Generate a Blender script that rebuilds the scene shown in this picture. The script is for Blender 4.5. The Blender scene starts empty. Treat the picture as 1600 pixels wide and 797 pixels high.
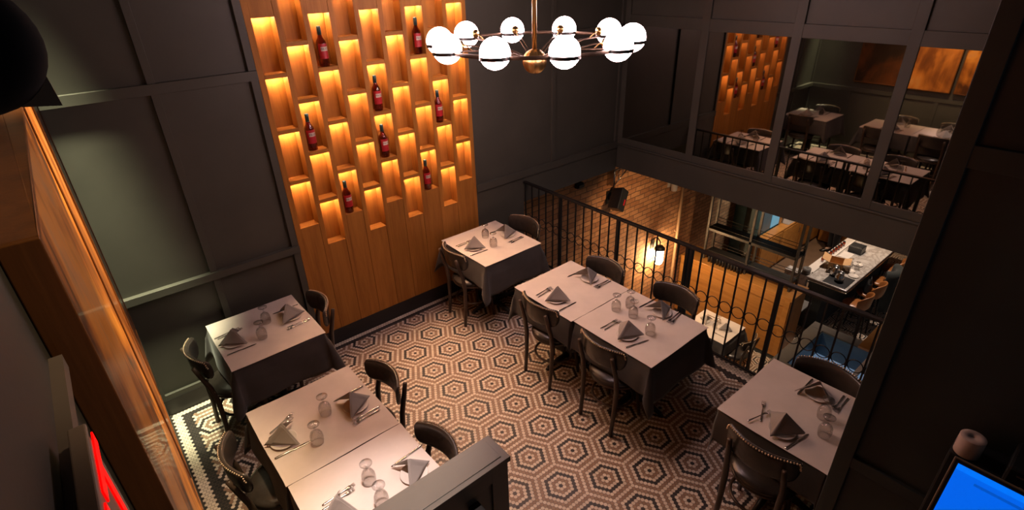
import bpy, bmesh, math, random
from mathutils import Vector, Matrix
random.seed(7)
sc = bpy.context.scene
PI = math.pi

# ------------------------------------------------------------------ camera, world, exposure, room lights
cam_d = bpy.data.cameras.new('camera')
cam_d.sensor_fit = 'HORIZONTAL'
cam_d.sensor_width = 36.0
cam_d.lens = 842.17 / 1600 * 36.0
cam_d.clip_start = 0.02
cam_d.clip_end = 60
cam = bpy.data.objects.new('camera', cam_d)
sc.collection.objects.link(cam)
_r = Vector((0.7661614216, -0.6420783168, -0.0270575517))
_d = Vector((-0.3231628313, -0.3485385830, -0.8798219369))
_f = Vector((0.5554839876, 0.6828296209, -0.4745326631))
cam.matrix_world = Matrix(((_r.x, -_d.x, -_f.x, 0.133056), (_r.y, -_d.y, -_f.y, -4.414844),
                           (_r.z, -_d.z, -_f.z, 3.224483), (0, 0, 0, 1)))
sc.camera = cam

world = bpy.data.worlds.new('world')
sc.world = world
world.use_nodes = True
world.node_tree.nodes['Background'].inputs[0].default_value = (0.85, 0.9, 1.0, 1)
world.node_tree.nodes['Background'].inputs[1].default_value = 0.08

sc.view_settings.view_transform = 'Standard'
sc.view_settings.look = 'None'
sc.view_settings.exposure = 0.0
sc.view_settings.gamma = 1.0
sc.view_settings.use_curve_mapping = False
sc.cycles.use_denoising = True
sc.cycles.max_bounces = 10
sc.cycles.sample_clamp_indirect = 3.0
sc.cycles.caustics_reflective = False
sc.cycles.caustics_refractive = False

GLOBE_POWER = 35.5
GLOBE_COLOR = (1.0, 0.67, 0.66, 1)
LED_POWER = 330.0
LED_COLOR = (1.0, 0.58, 0.32, 1)


def spot(name, loc, target, power, color, angle, blend=0.6, size=0.06):
    l = bpy.data.lights.new(name, 'SPOT')
    l.energy = power
    l.color = color
    l.spot_size = math.radians(angle)
    l.spot_blend = blend
    l.shadow_soft_size = size
    o = bpy.data.objects.new(name, l)
    sc.collection.objects.link(o)
    o.location = loc
    o.rotation_euler = (Vector(target) - Vector(loc)).to_track_quat('-Z', 'Y').to_euler()
    return o


# ceiling downlights of the dining room, then two added fill spots below
spot('downlight', (0.14, -0.36, 4.2), (0.11, -0.07, 1.05), 1900, (0.95, 0.92, 0.60), 20.5, 1.0, 0.12)
spot('downlight', (0.10, -0.70, 4.2), (0.02, -0.55, 0.0), 190, (1.0, 0.88, 0.52), 11, 1.0, 0.05)
spot('downlight', (0.95, -2.75, 4.2), (0.76, -2.62, 0.7), 800, (1.0, 0.79, 0.73), 22, 1.0, 0.05)
spot('downlight', (1.15, -1.95, 4.2), (0.0, -1.95, 2.0), 800, (1.0, 0.72, 0.42), 46, 1.0, 0.05)
spot('downlight', (1.0, -3.9, 4.2), (0.05, -2.9, 2.3), 70, (1.0, 0.70, 0.42), 50, 1.0, 0.05)
spot('bar_downlight_or_fill', (10.0, -0.9, 0.70), (11.0, 0.6, -1.3), 190, (0.9, 0.95, 0.9), 50, 0.9, 0.08)  # added fill, no real fixture: brightens the tall cabinet behind the bar
spot('bar_downlight_or_fill', (5.75, -1.3, 0.70), (6.4, 0.4, -0.6), 110, (1.0, 0.60, 0.30), 75, 0.9, 0.08)  # added warm fill washing the brick, helps out the lantern
# ceiling lights of the bar below
spot('bar_downlight_or_fill', (10.2, -1.5, 0.70), (10.2, -1.5, -2), 260, (1.0, 0.80, 0.66), 95, 0.8, 0.08)
spot('bar_downlight_or_fill', (11.9, -0.9, 0.70), (11.9, -0.7, -2), 220, (1.0, 0.68, 0.42), 100, 0.8, 0.08)
spot('bar_downlight_or_fill', (6.6, -0.9, 0.70), (7.45, -0.9, -2.2), 260, (1.0, 0.72, 0.48), 70, 0.9, 0.08)


# ------------------------------------------------------------------ node materials
class NT:
    def __init__(s, name):
        s.m = bpy.data.materials.new(name)
        s.m.use_nodes = True
        s.t = s.m.node_tree
        s.b = s.t.nodes['Principled BSDF']

    def n(s, typ, **kw):
        nd = s.t.nodes.new(typ)
        for k, v in kw.items():
            setattr(nd, k, v)
        return nd

    def link(s, a, b):
        s.t.links.new(a, b)

    def put(s, sock, v):
        if isinstance(v, (int, float)):
            sock.default_value = v
        elif isinstance(v, tuple):
            sock.default_value = v
        else:
            s.link(v, sock)

    def M(s, op, a, b=0.0, c=None):
        nd = s.n('ShaderNodeMath', operation=op)
        s.put(nd.inputs[0], a)
        s.put(nd.inputs[1], b)
        if c is not None:
            s.put(nd.inputs[2], c)
        return nd.outputs[0]

    def mix(s, fac, a, b):
        nd = s.n('ShaderNodeMix', data_type='RGBA')
        s.put(nd.inputs[0], fac)
        s.put(nd.inputs[6], a)
        s.put(nd.inputs[7], b)
        return nd.outputs[2]

    def coords(s, kind='Object', scale=(1, 1, 1), loc=(0, 0, 0)):
        tc = s.n('ShaderNodeTexCoord')
        mp = s.n('ShaderNodeMapping')
        mp.inputs['Scale'].default_value = scale
        mp.inputs['Location'].default_value = loc
        s.link(tc.outputs[kind], mp.inputs[0])
        return mp.outputs[0]

    def noise(s, vec, scale=5.0, detail=4.0, rough=0.55, dist=0.0):
        nd = s.n('ShaderNodeTexNoise')
        s.link(vec, nd.inputs['Vector'])
        nd.inputs['Scale'].default_value = scale
        nd.inputs['Detail'].default_value = detail
        nd.inputs['Roughness'].default_value = rough
        nd.inputs['Distortion'].default_value = dist
        return nd.outputs[0]

    def ramp(s, fac, stops):
        nd = s.n('ShaderNodeValToRGB')
        cr = nd.color_ramp
        while len(cr.elements) < len(stops):
            cr.elements.new(0.5)
        for e, (p, c) in zip(cr.elements, stops):
            e.position = p
            e.color = c
        s.link(fac, nd.inputs[0])
        return nd.outputs[0]

    def bump(s, h, strength=0.2, dist=0.01):
        nd = s.n('ShaderNodeBump')
        nd.inputs['Strength'].default_value = strength
        nd.inputs['Distance'].default_value = dist
        s.link(h, nd.inputs['Height'])
        s.link(nd.outputs[0], s.b.inputs['Normal'])


def c4(r, g, b):
    return (r, g, b, 1.0)


def plain(name, col, rough=0.5, metal=0.0, var=0.12, scale=14.0, bump=0.0, bscale=200.0, spec=0.5, stretch=(1, 1, 1)):
    t = NT(name)
    v = t.coords('Object', stretch)
    f = t.noise(v, scale, 4)
    lo = tuple(x * (1 - var) for x in col)
    hi = tuple(min(1, x * (1 + var)) for x in col)
    t.link(t.ramp(f, [(0.3, c4(*lo)), (0.7, c4(*hi))]), t.b.inputs['Base Color'])
    t.b.inputs['Roughness'].default_value = rough
    t.b.inputs['Metallic'].default_value = metal
    t.b.inputs['Specular IOR Level'].default_value = spec
    if bump:
        t.bump(t.noise(v, bscale, 3), bump, 0.002)
    return t.m


def emit(name, col, power, base=(0.8, 0.8, 0.8)):
    t = NT(name)
    t.b.inputs['Base Color'].default_value = c4(*base)
    t.b.inputs['Emission Color'].default_value = col
    t.b.inputs['Emission Strength'].default_value = power
    return t.m


def wood(name, dark, mid, light, rough=0.42, axis='z', grain=1.0):
    t = NT(name)
    st = {'z': (9, 9, 0.55), 'x': (0.55, 9, 9), 'y': (9, 0.55, 9)}[axis]
    info = t.n('ShaderNodeObjectInfo')
    tc = t.n('ShaderNodeTexCoord')
    ad = t.n('ShaderNodeVectorMath', operation='ADD')
    sh = t.n('ShaderNodeCombineXYZ')
    r10 = t.M('MULTIPLY', info.outputs['Random'], 23.0)
    for k in range(3):
        t.link(r10, sh.inputs[k])
    t.link(tc.outputs['Object'], ad.inputs[0])
    t.link(sh.outputs[0], ad.inputs[1])
    mp = t.n('ShaderNodeMapping')
    mp.inputs['Scale'].default_value = st
    t.link(ad.outputs[0], mp.inputs[0])
    f1 = t.noise(mp.outputs[0], 1.6 * grain, 6, 0.6, 0.6)
    f2 = t.noise(mp.outputs[0], 14 * grain, 4, 0.6)
    f = t.M('ADD', t.M('MULTIPLY', f1, 0.72), t.M('MULTIPLY', f2, 0.28))
    col = t.ramp(f, [(0.3, c4(*dark)), (0.5, c4(*mid)), (0.72, c4(*light))])
    val = t.M('ADD', 0.88, t.M('MULTIPLY', info.outputs['Random'], 0.24))
    hsv = t.n('ShaderNodeHueSaturation')
    t.link(val, hsv.inputs['Value'])
    t.link(col, hsv.inputs['Color'])
    t.link(hsv.outputs[0], t.b.inputs['Base Color'])
    t.b.inputs['Roughness'].default_value = rough
    t.b.inputs['Specular IOR Level'].default_value = 0.3
    t.bump(f2, 0.08, 0.003)
    return t.m


def floor_mat(name, border=True):
    d = 0.027
    s3 = math.sqrt(3.0)
    OX, OY = 2.2545, -1.14594
    t = NT(name)
    g = t.n('ShaderNodeNewGeometry')
    sp = t.n('ShaderNodeSeparateXYZ')
    t.link(g.outputs['Position'], sp.inputs[0])
    px = t.M('SUBTRACT', sp.outputs[0], OX)
    py = t.M('SUBTRACT', sp.outputs[1], OY)

    def snap(v, size, off):
        q = t.M('DIVIDE', t.M('SUBTRACT', v, off), size)
        q = t.M('FLOOR', t.M('ADD', q, 0.5))
        return t.M('ADD', t.M('MULTIPLY', q, size), off)

    def nearest(vx, vy, sx, sy):
        ax, ay = snap(vx, sx, 0.0), snap(vy, sy, 0.0)
        bx, by = snap(vx, sx, sx / 2), snap(vy, sy, sy / 2)

        def d2(x, y):
            dx, dy = t.M('SUBTRACT', vx, x), t.M('SUBTRACT', vy, y)
            return t.M('ADD', t.M('MULTIPLY', dx, dx), t.M('MULTIPLY', dy, dy))
        pick = t.M('LESS_THAN', d2(bx, by), d2(ax, ay))
        inv = t.M('SUBTRACT', 1.0, pick)
        cx = t.M('ADD', t.M('MULTIPLY', bx, pick), t.M('MULTIPLY', ax, inv))
        cy = t.M('ADD', t.M('MULTIPLY', by, pick), t.M('MULTIPLY', ay, inv))
        return cx, cy
    tx, ty = nearest(px, py, d, s3 * d)
    lx = t.M('ABSOLUTE', t.M('SUBTRACT', px, tx))
    ly = t.M('ABSOLUTE', t.M('SUBTRACT', py, ty))
    hexd = t.M('MAXIMUM', lx, t.M('ADD', t.M('MULTIPLY', lx, 0.5), t.M('MULTIPLY', ly, s3 / 2)))
    rad = t.M('SQRT', t.M('ADD', t.M('MULTIPLY', lx, lx), t.M('MULTIPLY', ly, ly)))
    hexd = t.M('DIVIDE', t.M('ADD', t.M('MULTIPLY', hexd, 0.75), t.M('MULTIPLY', rad, 0.25)), d / 2)
    tx2 = t.M('ADD', tx, 0.0003)
    ty2 = t.M('ADD', ty, 0.0002)
    mx, my = nearest(tx2, ty2, 21 * d, 7 * s3 * d)
    vx = t.M('DIVIDE', t.M('ABSOLUTE', t.M('SUBTRACT', tx, mx)), d)
    vy = t.M('DIVIDE', t.M('ABSOLUTE', t.M('SUBTRACT', ty, my)), d)
    ring = t.M('MAXIMUM', t.M('MULTIPLY', vy, 2 / s3), t.M('ADD', vx, t.M('DIVIDE', vy, s3)))

    def band(v, lo, hi):
        return t.M('MULTIPLY', t.M('GREATER_THAN', v, lo), t.M('LESS_THAN', v, hi))
    blk = t.M('ADD', t.M('LESS_THAN', ring, 0.5), band(ring, 3.5, 4.5))
    brn = t.M('ADD', band(ring, 1.5, 2.5), band(ring, 5.5, 6.5))
    if border:
        wx = t.M('ADD', tx, OX)
        wy = t.M('ADD', ty, OY)
        # white frieze along three edges, two or three dark rows inside it
        wht = t.M('MAXIMUM', t.M('GREATER_THAN', wy, -0.059), t.M('LESS_THAN', wx, 0.092))
        wht = t.M('MAXIMUM', wht, t.M('GREATER_THAN', wx, 3.925))
        dk = t.M('MAXIMUM', t.M('GREATER_THAN', wy, -0.106), t.M('LESS_THAN', wx, 0.152))
        dk = t.M('MAXIMUM', dk, t.M('GREATER_THAN', wx, 3.868))
        edge = t.M('MAXIMUM', t.M('GREATER_THAN', wy, -0.011), t.M('LESS_THAN', wx, 0.0135))
        edge = t.M('MAXIMUM', edge, t.M('GREATER_THAN', wx, 4.015))
        inw = t.M('SUBTRACT', 1.0, wht)
        ind = t.M('SUBTRACT', 1.0, dk)
        blk = t.M('ADD', t.M('MULTIPLY', blk, ind), t.M('MULTIPLY', dk, inw))
        brn = t.M('MULTIPLY', brn, ind)
        blk = t.M('MAXIMUM', blk, edge)
    wn = t.n('ShaderNodeTexWhiteNoise', noise_dimensions='2D')
    cb = t.n('ShaderNodeCombineXYZ')
    t.link(tx2, cb.inputs[0])
    t.link(ty2, cb.inputs[1])
    t.link(cb.outputs[0], wn.inputs[0])
    var = wn.outputs[0]
    cw = t.mix(var, c4(0.66, 0.56, 0.45), c4(0.82, 0.72, 0.60))
    cbn = t.mix(var, c4(0.27, 0.165, 0.105), c4(0.37, 0.235, 0.155))
    ck = t.mix(var, c4(0.018, 0.016, 0.015), c4(0.035, 0.03, 0.028))
    col = t.mix(brn, cw, cbn)
    col = t.mix(blk, col, ck)
    gr = t.n('ShaderNodeMapRange')
    gr.inputs[1].default_value = 0.88
    gr.inputs[2].default_value = 0.97
    t.link(hexd, gr.inputs[0])
    col = t.mix(gr.outputs[0], col, c4(0.10, 0.068, 0.05))
    t.link(col, t.b.inputs['Base Color'])
    t.b.inputs['Roughness'].default_value = 0.42
    t.bump(t.M('SUBTRACT', 1.0, gr.outputs[0]), 0.35, 0.002)
    return t.m


def brick_mat(name):
    t = NT(name)
    v = t.coords('Object')
    sp = t.n('ShaderNodeSeparateXYZ')
    t.link(v, sp.inputs[0])
    cb = t.n('ShaderNodeCombineXYZ')
    t.link(t.M('ADD', sp.outputs[0], sp.outputs[1]), cb.inputs[0])
    t.link(sp.outputs[2], cb.inputs[1])
    warp = t.n('ShaderNodeVectorMath', operation='ADD')
    nz = t.n('ShaderNodeTexNoise')
    nz.inputs['Scale'].default_value = 5.0
    t.link(cb.outputs[0], nz.inputs['Vector'])
    sc_ = t.n('ShaderNodeVectorMath', operation='SCALE')
    sc_.inputs['Scale'].default_value = 0.03
    t.link(nz.outputs['Color'], sc_.inputs[0])
    t.link(cb.outputs[0], warp.inputs[0])
    t.link(sc_.outputs[0], warp.inputs[1])
    br = t.n('ShaderNodeTexBrick')
    br.inputs['Scale'].default_value = 1.0
    br.inputs['Brick Width'].default_value = 0.225
    br.inputs['Row Height'].default_value = 0.078
    br.inputs['Mortar Size'].default_value = 0.007
    br.inputs['Mortar Smooth'].default_value = 0.4
    br.inputs['Color1'].default_value = c4(0.36, 0.15, 0.06)
    br.inputs['Color2'].default_value = c4(0.56, 0.28, 0.125)
    br.inputs['Mortar'].default_value = c4(0.17, 0.10, 0.06)
    t.link(warp.outputs[0], br.inputs['Vector'])
    f = t.noise(v, 9, 6, 0.65)
    hs = t.n('ShaderNodeHueSaturation')
    t.link(br.outputs['Color'], hs.inputs['Color'])
    t.link(t.M('ADD', 0.55, t.M('MULTIPLY', f, 0.9)), hs.inputs['Value'])
    t.link(hs.outputs[0], t.b.inputs['Base Color'])
    t.b.inputs['Roughness'].default_value = 0.85
    h = t.M('ADD', t.M('MULTIPLY', t.M('SUBTRACT', 1.0, br.outputs['Fac']), 0.7), t.M('MULTIPLY', f, 0.6))
    t.bump(h, 0.9, 0.02)
    return t.m


def marble_mat(name):
    t = NT(name)
    v = t.coords('Object')
    f = t.noise(v, 2.6, 8, 0.6, 1.6)
    a = t.M('ABSOLUTE', t.M('SUBTRACT', f, 0.5))
    col = t.ramp(a, [(0.0, c4(0.32, 0.28, 0.25)), (0.05, c4(0.46, 0.42, 0.38)), (0.16, c4(0.58, 0.53, 0.48))])
    t.link(col, t.b.inputs['Base Color'])
    t.b.inputs['Roughness'].default_value = 0.2
    return t.m


def paint_art(name, stops, sx=7.0, seed=0.0):
    """abstract canvas, vertical smears of black, rust and orange under a gloss coat"""
    t = NT(name)
    v = t.coords('Object', (1, sx, 0.8), (seed, seed * 1.7, seed * 0.6))
    f = t.noise(v, 1.3, 7, 0.62, 0.8)
    big = t.noise(t.coords('Object', (1, 1.1, 1.0), (seed * 3, seed, seed * 2)), 1.7, 3, 0.5, 1.2)
    f = t.M('ADD', t.M('MULTIPLY', f, 0.5), t.M('ADD', t.M('MULTIPLY', big, 0.95), -0.22))
    t.link(t.ramp(f, stops), t.b.inputs['Base Color'])
    t.b.inputs['Roughness'].default_value = 0.34
    t.b.inputs['Coat Weight'].default_value = 0.15
    t.bump(t.noise(v, 6, 4), 0.2, 0.004)
    return t.m


def glass_mat(name, tint=(1, 1, 1), rough=0.02, bump=0.0):
    """thin-walled glass: clear with fresnel reflections, optional pressed pattern"""
    t = NT(name)
    t.t.nodes.remove(t.b)
    tr = t.n('ShaderNodeBsdfTransparent')
    tr.inputs[0].default_value = c4(*tint)
    gl = t.n('ShaderNodeBsdfGlossy')
    gl.inputs['Roughness'].default_value = rough
    lw = t.n('ShaderNodeLayerWeight')
    lw.inputs['Blend'].default_value = 0.38
    fac = lw.outputs['Facing']
    if bump:
        v = t.coords('Object')
        vo = t.n('ShaderNodeTexVoronoi')
        vo.inputs['Scale'].default_value = 105
        t.link(v, vo.inputs['Vector'])
        bp = t.n('ShaderNodeBump')
        bp.inputs['Strength'].default_value = bump
        bp.inputs['Distance'].default_value = 0.004
        t.link(vo.outputs[0], bp.inputs['Height'])
        t.link(bp.outputs[0], gl.inputs['Normal'])
        t.link(bp.outputs[0], lw.inputs['Normal'])
    mx = t.n('ShaderNodeMixShader')
    t.link(t.M('ADD', 0.04, t.M('MULTIPLY', t.M('POWER', fac, 1.6), 0.75)), mx.inputs[0])
    t.link(tr.outputs[0], mx.inputs[1])
    t.link(gl.outputs[0], mx.inputs[2])
    out = [n for n in t.t.nodes if n.type == 'OUTPUT_MATERIAL'][0]
    t.link(mx.outputs[0], out.inputs[0])
    return t.m


def cloth_mat(name, col, rough=0.9, var=0.15, weave=420.0):
    t = NT(name)
    v = t.coords('Object')
    f = t.noise(v, 6, 4)
    lo = tuple(x * (1 - var) for x in col)
    hi = tuple(x * (1 + var) for x in col)
    t.link(t.ramp(f, [(0.3, c4(*lo)), (0.7, c4(*hi))]), t.b.inputs['Base Color'])
    t.b.inputs['Roughness'].default_value = rough
    t.b.inputs['Sheen Weight'].default_value = 0.15
    t.bump(t.noise(v, weave, 2), 0.25, 0.001)
    return t.m


M = {}
M['paint'] = plain('charcoal_paint', (0.067, 0.064, 0.051), 0.5, 0, 0.12, 2.0, 0.06, 90)
M['paint_dark'] = plain('black_paint', (0.036, 0.046, 0.050), 0.45, 0, 0.15, 3.0)
M['skirting_paint'] = plain('skirting_black', (0.017, 0.014, 0.013), 0.45, 0, 0.12, 3.0)
M['partition_paint'] = plain('grey_brown_paint', (0.095, 0.086, 0.068), 0.42, 0, 0.10, 3.0, 0.05, 120)
M['floor'] = floor_mat('hex_mosaic', True)
M['floor_low'] = floor_mat('hex_mosaic_plain', False)
M['oak'] = wood('stained_oak', (0.24, 0.090, 0.014), (0.37, 0.146, 0.024), (0.46, 0.195, 0.036), 0.55)
M['oak_h'] = wood('stained_oak_shelf', (0.24, 0.090, 0.014), (0.37, 0.146, 0.024), (0.46, 0.195, 0.036), 0.55, 'x')
M['honey'] = wood('honey_wood', (0.25, 0.10, 0.022), (0.36, 0.155, 0.036), (0.46, 0.21, 0.055), 0.35, 'y', 0.7)
M['chairwood'] = wood('espresso_wood', (0.034, 0.022, 0.016), (0.060, 0.040, 0.028), (0.095, 0.064, 0.046), 0.33)
M['vinyl'] = plain('black_vinyl', (0.042, 0.034, 0.028), 0.27, 0, 0.15, 20, 0.15, 260)
M['brass'] = plain('aged_brass', (0.62, 0.38, 0.15), 0.28, 1.0, 0.08, 30)
M['nail'] = plain('nailhead_brass', (0.72, 0.55, 0.38), 0.38, 1.0, 0.1, 30)
M['bronze'] = plain('dark_bronze', (0.13, 0.085, 0.06), 0.4, 0.8, 0.1, 30)
M['iron'] = plain('black_iron', (0.016, 0.014, 0.013), 0.42, 0.3, 0.2, 40)
M['shelfmetal'] = plain('gunmetal', (0.075, 0.068, 0.06), 0.4, 0.6, 0.15, 20)
M['cloth'] = cloth_mat('black_linen', (0.052, 0.046, 0.042))
M['paper'] = cloth_mat('table_paper', (0.60, 0.52, 0.46), 0.85, 0.06, 60)
M['napkin'] = cloth_mat('grey_linen', (0.27, 0.235, 0.21), 0.9, 0.08, 500)
M['china'] = plain('white_china', (0.62, 0.56, 0.50), 0.25, 0, 0.03, 8)
M['steel'] = plain('cutlery_steel', (0.52, 0.48, 0.44), 0.22, 1.0, 0.06, 30)
M['glass'] = glass_mat('goblet_glass', (0.93, 0.92, 0.91), 0.06, 0.8)
M['clear'] = glass_mat('clear_glass', (0.95, 0.95, 0.95), 0.03)
M['globe'] = emit('opal_globe', GLOBE_COLOR, GLOBE_POWER)
M['led'] = emit('amber_led', LED_COLOR, LED_POWER)
M['brick'] = brick_mat('old_brick')
M['marble'] = marble_mat('grey_marble')
M['white'] = plain('white_laminate', (0.62, 0.57, 0.52), 0.4, 0, 0.05, 5)
M['dark_top'] = plain('dark_stone', (0.05, 0.045, 0.042), 0.3, 0, 0.2, 12)
M['leather'] = plain('tan_leather', (0.34, 0.125, 0.035), 0.34, 0, 0.18, 9, 0.15, 150)
M['card'] = plain('cardboard', (0.50, 0.29, 0.13), 0.8, 0, 0.08, 12)
M['teal'] = plain('teal_lacquer', (0.07, 0.13, 0.135), 0.35, 0, 0.15, 5)
M['sage'] = plain('sage_lacquer', (0.22, 0.25, 0.21), 0.45, 0, 0.08, 5)
M['skyblue'] = emit('blue_lit_glass', (0.10, 0.34, 0.50, 1), 0.55, (0.1, 0.2, 0.25))
M['tank'] = emit('blue_lit_tank', (0.22, 0.36, 0.56, 1), 0.42, (0.3, 0.33, 0.36))
M['tankwall'] = plain('tank_blue', (0.06, 0.10, 0.13), 0.4, 0, 0.12, 6)
M['greyrim'] = plain('grey_stone_rim', (0.13, 0.115, 0.10), 0.6, 0, 0.08, 8)
M['screen'] = emit('blue_screen', (0.0, 0.13, 0.86, 1), 0.95, (0, 0, 0.02))
M['screen_hi'] = emit('blue_screen_bar', (0.0, 0.18, 0.95, 1), 1.0, (0, 0, 0.02))
M['screen_lo'] = emit('blue_screen_field', (0.0, 0.09, 0.60, 1), 0.9, (0, 0, 0.02))
M['plastic'] = plain('black_plastic', (0.012, 0.013, 0.015), 0.4, 0, 0.1, 30)
M['matt_black'] = plain('matt_black', (0.008, 0.010, 0.013), 0.95, 0, 0.1, 20, spec=0.1)
M['bezel_edge'] = plain('bezel_edge', (0.30, 0.25, 0.20), 0.35, 0.5, 0.05, 30)
M['pinkpaper'] = plain('receipt_paper', (0.48, 0.37, 0.33), 0.85, 0, 0.05, 40)
M['redletter'] = emit('red_lit_letters', (1.0, 0.0, 0.0, 1), 1.6, (0.5, 0, 0))
M['signplastic'] = plain('sign_plastic', (0.40, 0.30, 0.24), 0.45, 0, 0.08, 12)
M['signcase'] = plain('putty_plastic', (0.20, 0.16, 0.13), 0.45, 0, 0.08, 12)
M['redlabel'] = plain('red_label', (0.42, 0.010, 0.018), 0.5, 0, 0.1, 60)
M['cream'] = plain('cream_label', (0.62, 0.52, 0.42), 0.6, 0, 0.06, 60)
M['ink'] = plain('ink', (0.03, 0.02, 0.02), 0.6)
M['foil'] = plain('teal_foil', (0.015, 0.055, 0.075), 0.3, 0.4, 0.1, 60)
M['amber'] = glass_mat('amber_bottle', (0.50, 0.16, 0.045), 0.05)
M['coat'] = cloth_mat('dark_wool', (0.025, 0.028, 0.026), 0.95)
M['blackleather'] = plain('black_leather', (0.012, 0.012, 0.013), 0.3, 0, 0.2, 20)
M['goldframe'] = wood('frame_wood', (0.10, 0.036, 0.010), (0.16, 0.058, 0.014), (0.24, 0.09, 0.022), 0.35)
M['mat_brown'] = plain('brown_quarry_tile', (0.15, 0.095, 0.06), 0.6, 0, 0.15, 3)
M['skin'] = plain('skin', (0.45, 0.28, 0.2), 0.55)
M['trousers'] = cloth_mat('black_trousers', (0.015, 0.014, 0.014))
M['shirt'] = cloth_mat('black_shirt', (0.02, 0.02, 0.022))
M['hair'] = plain('dark_hair', (0.02, 0.014, 0.01), 0.5)
M['copper'] = plain('painted_pipe', (0.42, 0.25, 0.13), 0.5, 0.2, 0.1, 8)
M['sconce'] = emit('sconce_glass', (1.0, 0.66, 0.34, 1), 130.0)
tm = NT('mirror_silver')
tm.b.inputs['Base Color'].default_value = c4(0.42, 0.38, 0.34)
tm.b.inputs['Metallic'].default_value = 1.0
tm.b.inputs['Roughness'].default_value = 0.02
M['mirror'] = tm.m
K = c4(0.010, 0.008, 0.006)
M['art_dark'] = paint_art('art_dark', [(0.0, K), (0.52, c4(0.03, 0.016, 0.008)), (0.72, c4(0.16, 0.05, 0.012)), (0.9, c4(0.25, 0.02, 0.01))], 4, 2.3)
M['art_orange'] = paint_art('art_orange', [(0.0, c4(0.05, 0.02, 0.008)), (0.38, c4(0.24, 0.075, 0.015)), (0.56, c4(0.62, 0.22, 0.035)), (0.75, c4(0.75, 0.40, 0.12))], 5, 5.1)
M['art_rust'] = paint_art('art_rust', [(0.0, K), (0.36, c4(0.10, 0.035, 0.010)), (0.48, c4(0.48, 0.16, 0.022)), (0.60, c4(0.80, 0.33, 0.05)), (0.72, c4(0.62, 0.30, 0.12)), (0.85, c4(0.20, 0.11, 0.06))], 6, 8.7)


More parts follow.
